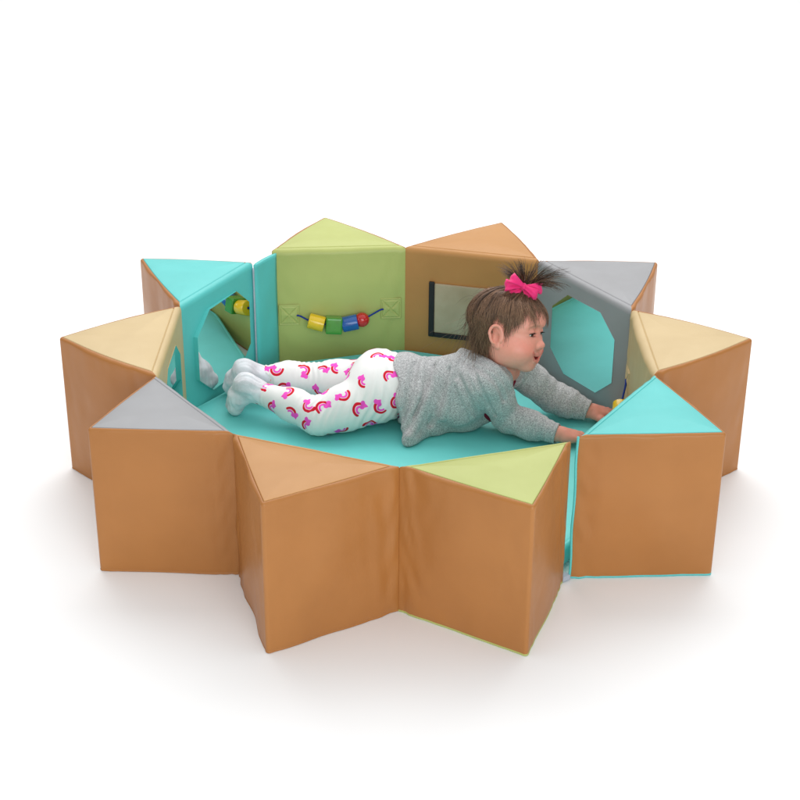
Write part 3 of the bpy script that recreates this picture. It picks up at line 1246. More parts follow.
# eyes
m_eye, nt, b = new_mat('eye')
at = node(nt, 'ShaderNodeAttribute', attribute_name='iris')
cA = mixcol(nt, maprange(nt, at.outputs['Fac'], 0.0074, 0.0066), (0.75, 0.72, 0.70, 1), (0.05, 0.025, 0.015, 1))
cB = mixcol(nt, maprange(nt, at.outputs['Fac'], 0.0030, 0.0026), cA, (0.004, 0.004, 0.004, 1))
nt.links.new(cB, b.inputs['Base Color'])
b.inputs['Roughness'].default_value = 0.08
M_lash = plain('lash', (0.02, 0.012, 0.009, 1), 0.6, 0.2, nscale=500)
for s_ in (1, -1):
    c = hp(0.0545, 0.0275*s_, -0.0085+EU)
    mb = MB()
    mb.sphere(c, 1.0, 32, 24, (0.0134, 0.0142, 0.0128), HR)
    eo = mb.build('eye', m_eye, girl)
    vv = np.array([v.co for v in eo.data.vertices]) + G0
    gaze = unit(HR @ A3(1, -0.05, -0.30))
    rel = vv-c
    dd = np.linalg.norm(rel - (rel @ gaze)[:, None]*gaze, axis=1)
    set_attr(eo, 'iris', np.where(rel @ gaze > 0, dd, 0.02))
    mb = MB()
    for t in np.linspace(-0.95, 0.95, 34):
        l0 = 0.0280*s_ + t*0.0142
        p0 = A3(0.0545 + 0.0152*math.sqrt(max(1-(t*0.0142/0.0160)**2, 1e-8))*0.985, l0, -0.0082 + EU - 0.0026*t*t)
        out = A3(1.0, 0.5*t, -0.42 + 0.1*t*t)
        Lh = 0.0045*(1-0.25*t*t)
        pts = [HC + HR @ (p0 + out*Lh*k + A3(0, 0, 0.0022*k*k)) for k in (0, 0.35, 0.7, 1.0)]
        mb.tube(pts, [0.00042, 0.00038, 0.00028, 0.00012], 4)
    line = [HC + HR @ A3(0.0545 + 0.0152*math.sqrt(max(1-(t*0.0145/0.0160)**2, 1e-8))*0.99, 0.0280*s_+t*0.0145, -0.0080+EU-0.0026*t*t) for t in np.linspace(-1, 1, 13)]
    mb.tube(line, [0.0003]+[0.0010]*11+[0.0003], 5)
    mb.build('eyelashes', M_lash, girl)

# ---------------------------------------------------------------- socks
m_sock, nt, b = new_mat('knit_sock')
n1 = noise(nt, 28.0, 4.0)
n2 = noise(nt, 700.0, 2.0)
cA = mixcol(nt, maprange(nt, n1.outputs[0], 0.40, 0.68), (0.78, 0.80, 0.84, 1), (0.58, 0.57, 0.60, 1))
nt.links.new(mixcol(nt, maprange(nt, n2.outputs[0], 0.35, 0.7, 0.0, 0.35), cA, (0.86, 0.87, 0.90, 1)), b.inputs['Base Color'])
b.inputs['Roughness'].default_value = 0.9
b.inputs['Specular IOR Level'].default_value = 0.15
bump(nt, b, [(n2.outputs[0], 0.5, 0.001)])
for n_ in 'NF':
    s = Sdf()
    add_foot(s, n_, 0.0012)
    an, kn = J['ank'+n_], J['knee'+n_]
    s.cap(J['heel'+n_]*0.3+an*0.7, an*0.8+kn*0.2, 0.0245, 0.0250, 0.015)
    s.disp(lambda P, d: d + 0.0009*sines(P, np.diag([90, 260, 160]), 3))
    lo = np.minimum(np.minimum(an, J['heel'+n_]), J['toe'+n_])-0.035
    hi = np.maximum(np.maximum(an, J['heel'+n_]), J['toe'+n_])+0.045
    lo[2] = max(lo[2], MT+0.0005)
    V, Q = mesh_sdf(s, lo, hi, 0.0018, 1)
    mesh_np('sock', V-G0, Q, m_sock, girl)

# ---------------------------------------------------------------- leggings
leg = Sdf()
add_trunk(leg, 0.0)
for n_ in 'NF':
    add_leg(leg, n_, 0.0, 0.022)


def leg_folds(P, d):
    # fine tension folds behind the knees, round the hips and bunching at the ankles
    w = 0.0006*sines(P, np.diag([120, 40, 60]), 21)
    for n_, sd in (('N', 5), ('F', 6)):
        kn, an, hi = J['knee'+n_], J['ank'+n_], J['hip'+n_]
        ax = unit(an-kn)
        g = np.exp(-(np.linalg.norm(P-kn-A3(0.004, 0, 0.012), axis=1)/0.040)**2)
        w += 0.0026*g*np.sin(((P-kn) @ ax)*520 + 1.3*sines(P, np.eye(3)*45, sd))
        g = np.exp(-(((P-an) @ ax+0.012)/0.022)**2)*(np.linalg.norm(P-an, axis=1) < 0.06)
        w += 0.0016*g*np.sin(((P-an) @ ax)*620 + 1.2*sines(P, np.eye(3)*60, sd+3))
    g = np.exp(-(((P-A3(-0.075, 0.080, 0.125))/A3(0.050, 0.06, 0.05))**2).sum(1))
    w += 0.0022*g*np.sin((P @ unit(A3(1, 0.2, -0.45)))*360 + 1.4*sines(P, np.eye(3)*35, 31))
    g = np.exp(-((P[:, 0]-0.0)/0.035)**2)
    w += 0.0012*g*np.sin((P @ unit(A3(1, 0, 0.35)))*300 + 1.5*sines(P, np.eye(3)*30, 33))
    d = d + w
    for n_ in 'NF':
        ax = unit(J['ank'+n_]-J['knee'+n_])
        cut = (P-J['ank'+n_]) @ ax - 0.004
        cut = np.where(np.linalg.norm(P-J['ank'+n_], axis=1) < 0.07, cut, -1)
        d = smax(d, cut, 0.004)
    d = smax(d, P[:, 0]-0.06, 0.01)
    return smax(d, (MT+0.0015)-P[:, 2], 0.006)


leg.disp(leg_folds)
LV, LQ = mesh_sdf(leg, (-0.40, 0.0, 0.035), (0.08, 0.34, 0.25), 0.002, 1)
LN = vnormals(LV, LQ)
keep = np.ones(len(LV), bool)

m_leg, nt, b = new_mat('printed_leggings')
aR = node(nt, 'ShaderNodeAttribute', attribute_name='red_print')
aP = node(nt, 'ShaderNodeAttribute', attribute_name='pink_print')
n1 = noise(nt, 60.0, 3.0)
white = mixcol(nt, n1.outputs[0], (0.80, 0.79, 0.77, 1), (0.84, 0.83, 0.82, 1))
cA = mixcol(nt, maprange(nt, aR.outputs['Fac'], 0.0003, -0.0003), white, (0.66, 0.010, 0.032, 1))
cB = mixcol(nt, maprange(nt, aP.outputs['Fac'], 0.0003, -0.0003), cA, (0.90, 0.09, 0.56, 1))
nt.links.new(cB, b.inputs['Base Color'])
b.inputs['Roughness'].default_value = 0.85
b.inputs['Specular IOR Level'].default_value = 0.2
n2 = noise(nt, 1200.0, 2.0)
bump(nt, b, [(n2.outputs[0], 0.25, 0.0006)])
lo_ = mesh_np('leggings', LV-G0, LQ, m_leg, girl)

tree = BVHTree.FromPolygons([Vector(v) for v in LV], [tuple(map(int, f)) for f in LQ])
cents = []
for px, py, ang in ((377.5, 356, 0.3), (365, 381, 2.6), (390, 377, 0.9), (343, 394, 3.9), (360, 410, 1.2), (381, 407, 2.4), (309, 405, 2.2),
                    (323, 408, 0.9), (341, 429, 4.4), (303, 370, 5.2), (321.5, 371, 0.2), (320, 390, 3.2), (338, 367.6, 2.6), (350, 367, 4.0),
                    (267, 386, 1.0), (287, 391, 4.6), (290, 414, 0.2), (277, 369, 2.8), (261, 370, 0.6), (308, 427, 2.0), (397, 402, 1.9), (396, 359, 3.0)):
    h = tree.ray_cast(Vector(CAM_POS), Vector(ray(px, py)))
    if h[0] is not None:
        cents.append((np.array(h[0]), ang))
order = RNG.permutation(len(LV))
for i in order[:4000]:
    p = LV[i]
    if all(np.linalg.norm(p-c) > 0.050 for c, _ in cents):
        cents.append((p, RNG.uniform(0, 6.28)))
red = np.full(len(LV), 0.01)
pink = np.full(len(LV), 0.01)


def heart_sd(x, y):
    """two round lobes and a pointed tip at the origin"""
    x = np.abs(x)
    lobe = np.hypot(x-0.29, y-0.70) - 0.315
    tip = np.maximum((x*0.80 - y*0.60), y-0.72)
    return np.minimum(lobe, np.maximum(tip, x-0.60))


for c, ang in cents:
    ci = np.linalg.norm(LV-c, axis=1).argmin()
    nrm_ = LN[ci]
    t = unit(A3(1, 0.05, 0.02) - nrm_*(nrm_ @ A3(1, 0.05, 0.02)))
    bt = np.cross(nrm_, t)
    t, bt = t*math.cos(ang)+bt*math.sin(ang), bt*math.cos(ang)-t*math.sin(ang)
    rel = LV-c
    sel = np.where((np.linalg.norm(rel, axis=1) < 0.034) & ((LN @ nrm_) > 0.1))[0]
    x, y = rel[sel] @ t, rel[sel] @ bt
    sz = 0.0142
    th = np.mod(np.arctan2(y, x)+0.4, 2*math.pi)-0.4
    rr_ = np.hypot(x, y)
    amax = (1.0, 1.08, 0.62)[int(ang*10) % 3]*math.pi*0.98
    # half circle arcs (upper half), legs ending in a heart on the right
    def arc(R0, w):
        da = np.abs(rr_-R0)-w
        ends = np.minimum(np.hypot(x-R0, y), np.hypot(x-R0*math.cos(amax), y-R0*math.sin(amax)))-w
        inside = (th > 0) & (th < amax)
        return np.where(inside, da, ends)
    red[sel] = np.minimum(red[sel], arc(sz, 0.0028))
    pk = arc(sz*0.56, 0.0023)
    hs = 0.0165
    hx, hy = x-sz*0.85, y+0.002
    hrt = heart_sd(hx/hs, -(hy-0.005)/hs+0.5-0.1)*hs
    # the heart points away from the arc
    hrt = heart_sd(hx/hs, (hy+0.0125)/hs)*hs
    pink[sel] = np.minimum(pink[sel], np.minimum(pk, hrt))
set_attr(lo_, 'red_print', red)
set_attr(lo_, 'pink_print', pink)

# ---------------------------------------------------------------- shirt under the cardigan
m_shirt = plain('dark_red_shirt', (0.22, 0.012, 0.035, 1), 0.85, 0.2, nscale=300)
s = Sdf()
s.ell((0.060, 0.148, 0.128), (0.092, 0.073, 0.070), k=0.04)
s.ell((0.150, 0.118, 0.152), (0.082, 0.070, 0.067), basis((1, -0.25, 0.4)), k=0.04)
s.cap(J['shN'], J['shF'], 0.032, 0.032, 0.03)
s.ell((0.215, 0.105, 0.135), (0.040, 0.045, 0.05), k=0.03)
s.ell((0.222, 0.108, 0.105), (0.034, 0.036, 0.040), k=0.02)
s.disp(lambda P, d: smax(smax(d, (MT+0.002)-P[:, 2], 0.004), -(np.linalg.norm(P-(NECK0+A3(0.012, -0.004, 0.012)), axis=1)-0.058), 0.006))
V, Q = mesh_sdf(s, (-0.05, 0.0, 0.035), (0.33, 0.26, 0.26), 0.0025, 1)
mesh_np('shirt', V-G0, Q, m_shirt, girl)

# ---------------------------------------------------------------- cardigan
card = Sdf()
GC = 0.0085
card.ell((-0.015, 0.154, 0.128), (0.088+GC, 0.076+GC, 0.070+GC), k=0.02)
card.ell((0.060, 0.148, 0.124), (0.092+GC, 0.072+GC, 0.066+GC), k=0.04)
card.ell((0.150, 0.118, 0.158), (0.080+GC, 0.068+GC, 0.066+GC), basis((1, -0.25, 0.4)), k=0.04)
card.cap(J['shN'], J['shF'], 0.040+GC*0.5, 0.040+GC*0.5, 0.03)
# near front hanging down on to the mat
card.cap((0.035, 0.085, 0.115), (0.028, 0.028, 0.068), 0.040, 0.011, 0.04)
card.cap((0.085, 0.090, 0.110), (0.075, 0.088, 0.075), 0.040, 0.022, 0.04)
card.cap((0.140, 0.085, 0.110), (0.150, 0.100, 0.085), 0.040, 0.028, 0.04)
card.chain([(0.018, 0.016, 0.060), (0.045, 0.055, 0.063), (0.085, 0.094, 0.068), (0.150, 0.108, 0.074), (0.196, 0.112, 0.084)], [0.007, 0.011, 0.016, 0.020, 0.020], 0.035)
# sleeves
for n_ in 'NF':
    sh, el, wr = J['sh'+n_], J['el'+n_], J['wr'+n_]
    g = 0.0062
    card.chain([sh, sh*0.5+el*0.5, el], [0.036+g, 0.032+g, 0.028+g], 0.006)
    card.chain([el, el*0.55+wr*0.45, wr*0.95+el*0.05], [0.028+g, 0.0265+g, 0.0205+g*0.5], 0.015)
    ax = unit(wr-el)
    card.cap(wr-ax*0.012, wr+ax*0.004, 0.0250, 0.0245, 0.004)
# shawl collar
nk = NECK0 + A3(0.004, 0.0, 0.020)
ca, cb = unit(A3(0.75, -0.45, -0.42)), None
cb = unit(np.cross(unit(NECK1-NECK0), ca))
ca = np.cross(cb, unit(NECK1-NECK0))
col_pts = []
for t in np.linspace(rad(48), rad(312), 15):
    drop = 0.020*max(0, math.cos(t))
    col_pts.append(nk + (ca*math.cos(t) + cb*math.sin(t))*(0.050+0.004*math.cos(t)) - unit(NECK1-NECK0)*(drop+0.006))
card.chain(col_pts, [0.0115]*15, 0.010)
front = [(0.262, 0.070, 0.195), (0.262, 0.075, 0.165), (0.245, 0.080, 0.13)]
PC = card


def trace(px, py):
    r_ = ray(px, py)
    t = np.linspace(2.9, 4.0, 700)
    P = CAM_POS + t[:, None]*r_
    d = PC(P)
    i = np.argmax(d < 0)
    return P[i]


FOLDS = []
for pl, amp, wid in (([(441, 361), (433, 385), (423, 408), (414, 428), (409, 436)], 0.0075, 0.0075),
                     ([(425, 355), (421, 375), (417, 398), (409, 418), (404, 428)], 0.0060, 0.0065),
                     ([(455, 362), (450, 385), (446, 405), (442, 418)], 0.0045, 0.0070),
                     ([(463, 372), (472, 392), (481, 408)], 0.0035, 0.0055),
                     ([(457, 382), (466, 402), (473, 418)], 0.0030, 0.0055),
                     ([(408, 362), (404, 385), (400, 405)], 0.0030, 0.0070),
                     ([(433, 366), (426, 392), (414, 416)], -0.0060, 0.0060),
                     ([(448, 370), (441, 398), (430, 424)], -0.0050, 0.0070),
                     ([(416, 364), (411, 392), (403, 418)], -0.0040, 0.0055),
                     ([(472, 368), (479, 386), (487, 402), (494, 415)], -0.0065, 0.0048),
                     ([(462, 351), (474, 356), (486, 361), (498, 369), (507, 380), (512, 393)], 0.0062, 0.0070),
                     ([(462, 360), (473, 366), (484, 372), (494, 380), (501, 390), (504, 400)], -0.0060, 0.0050)):
    q2 = bez([(x_, y_, 0.0) for x_, y_ in pl], 4*len(pl))
    hit = [trace(x_, y_) for x_, y_, _ in q2]
    hit = [h_ for h_ in hit if h_[1] > -0.1]
    FOLDS.append((hit, amp, wid))


def card_folds(P, d):
    # draped folds on the near side and a little unevenness
    c_ = P.mean(0)
    r_ = np.linalg.norm(P-c_, axis=1).max()
    for pl, amp, wid in FOLDS:
        if np.linalg.norm(np.array(pl)-c_, axis=1).min() > r_ + 0.03:
            continue
        dm = np.full(len(P), 9.0)
        for a, b_ in zip(pl[:-1], pl[1:]):
            h = np.clip(((P-a) @ (b_-a))/((b_-a) @ (b_-a)), 0, 1)
            dm = np.minimum(dm, ((P-a-h[:, None]*(b_-a))**2).sum(1))
        d = d - (2.9 if amp > 0 else 1.9)*amp*np.exp(-dm/wid**2)*np.clip((P[:, 2]-MT-0.004)/0.03, 0.1, 1)
    tor = np.exp(-((P[:, 0]-0.07)/0.10)**4)
    w = sines(P + 0.006*np.column_stack([sines(P, np.eye(3)*30, 43)]*3), np.array([[70, 8, 40], [0, 40, 10], [-20, 0, 35]]), 41)
    d = d - tor*0.0016*w
    # sleeve creases
    for n_, sd in (('N', 51), ('F', 52)):
        sh, el, wr = J['sh'+n_], J['el'+n_], J['wr'+n_]
        g = np.exp(-(np.linalg.norm(P-el-A3(0, 0, 0.01), axis=1)/0.045)**2)
        ax = unit(unit(wr-el)+unit(el-sh))
        d = d - 0.0022*g*np.sin(((P-el) @ ax)*200 + 1.6*sines(P, np.eye(3)*28, sd))
        ax = unit(wr-el)
        g = np.exp(-(((P-wr) @ ax + 0.030)/0.028)**2)*(np.linalg.norm(P-wr, axis=1) < 0.09)
        d = d - 0.0009*g*np.sin(((P-wr) @ ax)*300 + 1.4*sines(P, np.eye(3)*40, sd+4))
        # clean cuff end
        cut = (P-wr) @ ax - 0.004
        cut = np.where(np.linalg.norm(P-wr, axis=1) < 0.06, cut, -1)
        d = smax(d, cut, 0.004)
        # hollow inside the cuff
        hol = np.linalg.norm((P-wr) - ((P-wr) @ ax)[:, None]*ax, axis=1) - 0.0205
        hol = np.where(((P-wr) @ ax > -0.010) & (np.linalg.norm(P-wr, axis=1) < 0.06), hol, 1)
        d = np.maximum(d, -hol)
    d = d - 0.0010*sines(P, np.diag([60, 60, 60]), 61)
    # hollow skirt, open front under the chest, neck opening
    hem = -(P[:, 0] - (-0.010 + 0.012*np.clip((0.10-P[:, 1])/0.08, 0, 1) + 0.006*np.sin(P[:, 2]*60+P[:, 1]*40)))
    inner = np.maximum(d+0.0095, P[:, 0]-0.13)
    d = np.maximum(d, -inner)
    d = smax(d, hem, 0.003)
    ax = unit(NECK1-NECK0)
    h = (P-NECK0) @ ax
    rr_ = np.linalg.norm(P-NECK0-h[:, None]*ax, axis=1)
    hole = np.maximum(rr_-(0.040), -(h-(-0.006)))
    d = smax(d, -hole, 0.006)
    vn = unit(A3(0.80, -0.28, -0.42))                    # V opening below the chin
    side = unit(np.cross(vn, ax))
    along = (P-NECK0) @ vn
    open_w = np.abs((P-NECK0) @ side) - (0.032 - 0.20*np.clip(-h, -0.02, 0.12))
    vee = np.maximum(np.maximum(open_w, -along+0.018), h-0.05)
    vee = np.maximum(vee, -h-0.11)
    d = smax(d, -vee, 0.006)
    return smax(d, (MT+0.001)-P[:, 2], 0.004)


card.disp(card_folds)
V, Q = mesh_sdf(card, (-0.05, -0.01, 0.035), (0.47, 0.28, 0.30), 0.0019, 1)
m_card, nt, b = new_mat('heather_knit')
n1 = noise(nt, 560.0, 2.0, rough=0.7)
n3 = noise(nt, 240.0, 3.0)
n2 = noise(nt, 12.0, 2.0)
cA = mixcol(nt, maprange(nt, n1.outputs[0], 0.40, 0.60), (0.10, 0.10, 0.105, 1), (0.84, 0.84, 0.84, 1))
cB = mixcol(nt, maprange(nt, n3.outputs[0], 0.44, 0.58), (0.36, 0.36, 0.365, 1), (0.52, 0.52, 0.52, 1))
nt.links.new(mixcol(nt, 0.55, cA, cB), b.inputs['Base Color'])
b.inputs['Roughness'].default_value = 0.92
b.inputs['Specular IOR Level'].default_value = 0.12
b.inputs['Sheen Weight'].default_value = 0.15
bump(nt, b, [(n1.outputs[0], 0.6, 0.0018)])
mesh_np('cardigan', V-G0, Q, m_card, girl)

# ---------------------------------------------------------------- hair
head_only = Sdf()
add_head(head_only, ears=False)


def scalp(theta, phi):
    """points on the head surface; theta from the crown axis, phi 0 forward, +left"""
    dirs = np.column_stack([np.sin(theta)*np.cos(phi), np.sin(theta)*np.sin(phi), np.cos(theta)])
    o = A3(-0.010, 0, 0.018)
    W = dirs @ HR.T
    C0 = HC + HR @ o
    a = np.zeros(len(theta))
    b_ = np.full(len(theta), 0.14)
    for _ in range(14):
        m = 0.5*(a+b_)
        d = head_only(C0 + W*m[:, None])
        a, b_ = np.where(d < 0, m, a), np.where(d < 0, b_, m)
    return C0 + W*a[:, None], W


def theta_end(phi):
    """how far down the hair reaches round the head"""
    p = np.abs((phi+math.pi) % (2*math.pi) - math.pi)
    return np.interp(p, [0, 0.35, 0.75, 1.00, 1.17, 1.30, 1.50, 1.72, 1.90, 2.3, 3.2],
                     [1.32, 1.34, 1.44, 1.66, 1.90, 1.62, 1.46, 1.70, 1.95, 2.12, 2.20])


m_hair, nt, b = new_mat('brown_hair')
at = node(nt, 'ShaderNodeAttribute', attribute_name='shade')
nt.links.new(mixcol(nt, at.outputs['Fac'], (0.032, 0.016, 0.009, 1), (0.38, 0.215, 0.130, 1)), b.inputs['Base Color'])
b.inputs['Roughness'].default_value = 0.38
b.inputs['Specular IOR Level'].default_value = 0.45

NT, NP = 26, 96
tt, pp = np.meshgrid(np.linspace(0.001, 1, NT), np.linspace(0, 2*math.pi, NP, endpoint=False), indexing='ij')
back = np.abs((pp+math.pi) % (2*math.pi)-math.pi)
lim = theta_end(pp)*np.interp(back, [0.7, 1.3], [0.62, 0.94])
S, W = scalp((tt*lim).ravel(), pp.ravel())
S = S + W*(0.0026*(1-tt.ravel()**6)-0.0005)[:, None]
Fq = np.array([(i*NP+j, i*NP+(j+1) % NP, (i+1)*NP+(j+1) % NP, (i+1)*NP+j) for i in range(NT-1) for j in range(NP)])[:, ::-1]

SV, SF, SH = [S], [Fq], [np.full(len(S), 0.05)]
voff = [len(S)]


def strands(paths, r0, r1, shade):
    """paths: (n, k, 3) world points -> thin three-sided tapering tubes"""
    n, k, _ = paths.shape
    T = np.gradient(paths, axis=1)
    T /= np.linalg.norm(T, axis=2)[:, :, None]+1e-12
    ref = np.broadcast_to(HR[:, 1]*0.3+HR[:, 0]*0.2+A3(0.1, 0.9, 0.4), T.shape)
    U_ = np.cross(T, ref)
    U_ /= np.linalg.norm(U_, axis=2)[:, :, None]+1e-12
    W_ = np.cross(T, U_)
    rads = np.linspace(0, 1, k)
    rads = (np.asarray(r0).reshape(-1, 1)*(1-rads)**0.7 + r1)
    ring = [paths + rads[:, :, None]*(U_*math.cos(a)+W_*math.sin(a)) for a in (0, 2.094, 4.189)]
    V_ = np.stack(ring, 2).reshape(-1, 3)
    base = (np.arange(n)[:, None, None]*k*3 + np.arange(k-1)[None, :, None]*3)
    Fs = []
    for a in range(3):
        b2 = (a+1) % 3
        Fs.append(np.concatenate([base+a, base+b2, base+3+b2, base+3+a], 2).reshape(-1, 4))
    SV.append(V_)
    SF.append(np.concatenate(Fs)+voff[0])
    SH.append(np.repeat(np.asarray(shade), k*3))
    voff[0] += len(V_)


K = 12
PON_T, PON_P = 0.42, 0.05                                # where the top tuft is tied (a little in front of the crown)


def falling(n, phi0, phi1, t0a, t0b, hang, lift, r, seed, jit=0.05, endj=0.10):
    g = np.random.default_rng(seed)
    ncl = max(6, n//14)
    cl_phi = g.uniform(phi0, phi1, ncl)
    cl_e = g.normal(0, endj, ncl)
    cl_sh = g.uniform(0.15, 0.95, ncl)
    cl_l = g.uniform(0.3, 1.0, ncl)
    ci = g.integers(0, ncl, n)
    spread = (phi1-phi0)/ncl*0.9
    ph = cl_phi[ci] + g.normal(0, spread, n)
    s = np.linspace(0, 1, K)[None, :]
    t0 = g.uniform(t0a, t0b, (n, 1))
    te = (theta_end(ph) + cl_e[ci] + g.normal(0, 0.04, n))[:, None]
    th_ = t0 + (te-t0)*s
    # strands of one lock draw together towards their ends
    phs = ph[:, None] + (cl_phi[ci]-ph)[:, None]*0.6*s**1.5 + g.normal(0, jit, (n, 1))*s**2 + 0.10*np.sin(s*3+g.uniform(0, 6, (n, 1)))*jit*4 + (0.05*np.sin(s*5+g.uniform(0, 6, ncl)[ci][:, None])*s)
    P_, W_ = scalp(th_.ravel(), phs.ravel())
    lf = lift*(0.35+0.65*cl_l[ci][:, None])*np.sin(np.clip(s*1.1, 0, 1)*math.pi/2)*g.uniform(0.5, 1.15, (n, 1)) + 0.0008
    P_ = (P_ + W_*(np.broadcast_to(lf, (n, K)).reshape(-1, 1))).reshape(n, K, 3)
    if hang > 0:
        hl = hang*g.uniform(0.35, 1.1, (n, 1))*(0.5+0.5*cl_l[ci][:, None])
        d0 = P_[:, -1]-P_[:, -3]
        d0 /= np.linalg.norm(d0, axis=1)[:, None]
        m = 6
        tail = []
        dr = d0 + (-HR[:, 0]*(0.35 if hang < 0.1 else 0.6)+A3(0, 0, -0.2))*g.uniform(0.2, 1.0, (n, 1))
        for i in range(1, m+1):
            f = i/m
            tail.append(P_[:, -1] + dr*hl*f + A3(0, 0, -0.25)*hl*f*f + g.normal(0, 0.0010, (n, 3))*f)
        P_ = np.concatenate([P_, np.stack(tail, 1)], 1)
    strands(P_, np.full(n, r), 0.00012, np.clip(cl_sh[ci]+g.normal(0, 0.15, n), 0, 1))


falling(950, 1.74, 2*math.pi-1.74, 0.05, 1.3, 0.060, 0.007, 0.00052, 71, 0.07, 0.12)
falling(420, 1.25, 2.10, 0.05, 1.0, 0.0, 0.006, 0.0005, 77, 0.04, 0.05)
falling(420, -2.10, -1.25, 0.05, 1.0, 0.0, 0.006, 0.0005, 78, 0.04, 0.05)
falling(150, 2.25, 2*math.pi-2.25, 0.8, 1.8, 0.13, 0.010, 0.00045, 79, 0.05, 0.10)
falling(560, 1.85, 2*math.pi-1.85, 0.6, 1.8, 0.140, 0.010, 0.00045, 72, 0.12, 0.18)
falling(420, 0.75, 1.62, 0.10, 0.9, 0.0, 0.005, 0.0005, 73, 0.06, 0.10)
falling(420, -1.62, -0.75, 0.10, 0.9, 0.0, 0.005, 0.0005, 74, 0.06, 0.10)
falling(330, -0.85, 0.85, 0.30, 0.75, 0.0, 0.006, 0.0004, 75, 0.10, 0.12)
falling(170, -0.9, 0.9, 0.5, 0.9, 0.0, 0.005, 0.00035, 76, 0.12, 0.18)

# tuft tied on top
pb, pw = scalp(np.array([PON_T]), np.array([PON_P]))
pb, pw = pb[0], pw[0]
g = np.random.default_rng(81)
n = 420
ncl = 17
az = g.uniform(0, 2*math.pi, ncl)
tl = np.abs(g.normal(0.62, 0.34, ncl))
ci = g.integers(0, ncl, n)
a_ = az[ci]+g.normal(0, 0.075, n)
t_ = np.clip(tl[ci]+g.normal(0, 0.06, n), 0.05, 1.35)
ex, ey = unit(HR[:, 0]+0.1*HR[:, 2]), HR[:, 1]
up_ = unit(pw*0.55 + A3(0, 0, 0.55))
rad_dir = np.cos(a_)[:, None]*ex*1.25 + np.sin(a_)[:, None]*ey*0.8
s = np.linspace(0, 1, 12)
Lh = g.uniform(0.065, 0.105, n)*(0.9-0.12*t_)
P_ = []
for q_ in s:
    out = np.sin(t_*(0.35+0.95*q_))
    P_.append(pb + up_*0.002 + rad_dir*0.006 + up_*(Lh*q_*np.cos(t_*0.8*q_**0.7))[:, None] + rad_dir*(Lh*q_*out)[:, None] - A3(0, 0, 1)*(0.016*q_**2.5*t_)[:, None] + g.normal(0, 0.0010, (n, 3))*q_)
strands(np.stack(P_, 1), np.full(n, 0.0007), 0.0001, np.clip(0.22+g.normal(0, 0.2, n), 0, 1))
# hair gathered up into the tie from all round the tuft
n = 1300
g = np.random.default_rng(82)
ncl = 60
cl_a = g.uniform(0, 2*math.pi, ncl)
cl_s = g.uniform(0.1, 0.9, ncl)
ci = g.integers(0, ncl, n)
a_ = cl_a[ci]+g.normal(0, 0.05, n)
ext = g.uniform(0.25, 1.05, n)
s = np.linspace(0, 1, 10)[None, :]
u0 = A3(math.sin(PON_T)*math.cos(PON_P), math.sin(PON_T)*math.sin(PON_P), math.cos(PON_T))
e1 = unit(np.cross((0, 1, 0), u0))
e2 = np.cross(u0, e1)
angd = ext[:, None]*s[:, ::1]
D_ = (np.cos(angd)[..., None]*u0 + np.sin(angd)[..., None]*(np.cos(a_)[:, None, None]*e1 + np.sin(a_)[:, None, None]*e2)).reshape(-1, 3)
P_, W_ = scalp(np.arccos(np.clip(D_[:, 2], -1, 1)), np.arctan2(D_[:, 1], D_[:, 0]))
lift = (0.004+0.010*(1-s)**4 + g.uniform(0, 0.002, (n, 1)) - 0.0035*s**3)
P_ = (P_ + W_*lift.reshape(-1, 1)).reshape(n, 10, 3)
strands(P_, np.full(n, 0.0005), 0.0002, np.clip(cl_s[ci]+g.normal(0, 0.15, n), 0, 1))
# loose fly-away curl behind the head
fly = []
g = np.random.default_rng(83)
for i in range(110):
    p0, w0 = scalp(np.array([g.uniform(0.5, 1.9)]), np.array([math.pi+g.uniform(-1.4, 1.4)]))
    L0 = g.uniform(0.006, 0.028) if i > 14 else g.uniform(0.03, 0.05)
    k = np.linspace(0, 1, 12)[:, None]
    side = g.normal(0, 0.3, 3)
    fly.append(p0[0] + w0[0]*(L0*k) + side*L0*k**2 + A3(0, 0, -1)*L0*1.1*k**2.2)
strands(np.stack(fly), np.full(110, 0.0003), 0.0001, np.full(110, 0.3))

HV, HF = np.concatenate(SV), np.concatenate(SF)
ho = mesh_np('hair', HV-G0, HF, m_hair, girl)
set_attr(ho, 'shade', np.concatenate(SH))

# ---------------------------------------------------------------- bow
m_bow, nt, b = new_mat('pink_ribbon')
n1 = noise(nt, 260.0, 2.0)
nt.links.new(mixcol(nt, n1.outputs[0], (0.88, 0.008, 0.15, 1), (0.92, 0.02, 0.22, 1)), b.inputs['Base Color'])
b.inputs['Roughness'].default_value = 0.6
b.inputs['Sheen Weight'].default_value = 0.2
w_ = node(nt, 'ShaderNodeTexWave')
w_.inputs['Scale'].default_value = 300.0
bump(nt, b, [(w_.outputs[0], 0.2, 0.0004)])
bc = pb + up_*0.016 - HR[:, 1]*0.012 + A3(0, -0.006, 0.002)
bx = unit(A3(1.0, -0.05, -0.20))
bn = unit(A3(0.05, -0.9, 0.45))
bn = unit(bn - bx*(bn @ bx))
by = np.cross(bn, bx)
bow_root_pts = []


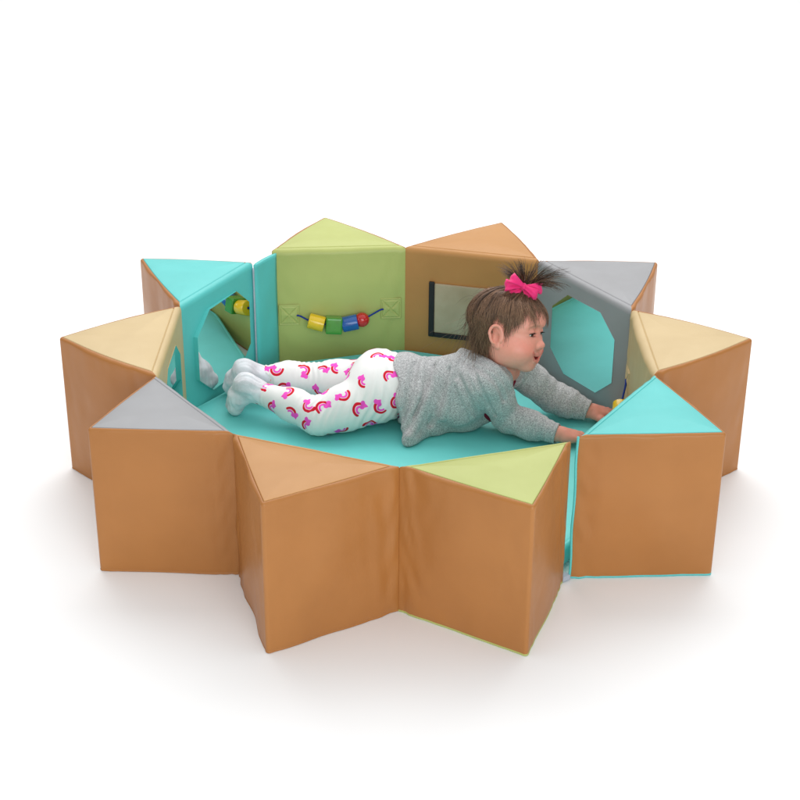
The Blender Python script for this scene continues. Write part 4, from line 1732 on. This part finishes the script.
def ribbon(mb, pts, side, width, th=0.0007):
    """a ribbon of given width following pts (local bow frame), with thickness"""
    pts = np.asarray(pts, float)
    T = np.gradient(pts, axis=0)
    T /= np.linalg.norm(T, axis=1)[:, None]
    n_ = len(pts)
    m = 7
    Vt = []
    for sgn in (1, -1):
        for i in range(n_):
            sd = np.asarray(side[i], float)
            sd = sd - T[i]*(sd @ T[i])
            sd /= np.linalg.norm(sd)
            nm = np.cross(T[i], sd)
            for j in range(m):
                a = -1+2*j/(m-1)
                p_ = pts[i] + sd*a*width[i] + nm*(sgn*th + 0.0012*math.sin(a*4.2+i*0.35)*min(1, width[i]/0.008))
                Vt.append(bc + (bx*p_[0] + by*p_[1] + bn*p_[2])*1.2)
    F_ = []
    o2 = n_*m
    for i in range(n_-1):
        for j in range(m-1):
            F_.append((i*m+j, i*m+j+1, (i+1)*m+j+1, (i+1)*m+j))
            F_.append((o2+i*m+j, o2+(i+1)*m+j, o2+(i+1)*m+j+1, o2+i*m+j+1))
        for j in (0, m-1):
            F_.append((i*m+j, (i+1)*m+j, o2+(i+1)*m+j, o2+i*m+j))
    for i in (0, n_-1):
        for j in range(m-1):
            F_.append((i*m+j, i*m+j+1, o2+i*m+j+1, o2+i*m+j))
    mb.add(Vt, F_)


mb = MB()
for sg in (1, -1):
    for layer, (rl, hh, tilt, dz) in enumerate(((0.034, 0.0080, 0.12, 0.000), (0.029, 0.0074, -0.38, 0.006))):
        pts, sd, wd = [], [], []
        for t in np.linspace(0, 1, 22):
            a = t*math.pi*2
            x = sg*rl*math.sin(a/2)**0.8
            z = dz + 0.0075*math.sin(a) + 0.004
            pts.append((x*math.cos(tilt), x*math.sin(tilt), z))
            sd.append((-math.sin(tilt), math.cos(tilt), 0.1*sg))
            wd.append(0.0035 + hh*math.sin(a/2)**1.1)
        ribbon(mb, pts, sd, wd)
    # tails
    pts = [(sg*(0.003+0.026*t), -0.004-0.016*t-0.004*math.sin(t*4), -0.001+0.003*math.sin(t*5)) for t in np.linspace(0, 1, 10)]
    ribbon(mb, pts, [(0.55, 0.8*sg, 0.1)]*10, [0.004+0.0045*t for t in np.linspace(0, 1, 10)])
bw = mb.build('hair_bow', m_bow, girl)
mb = MB()
mb.sphere(bc + bn*0.008, 1.0, 20, 14, (0.0065, 0.0085, 0.0065), np.column_stack([bx, by, bn]))
mb.build('knot', m_bow, bw)
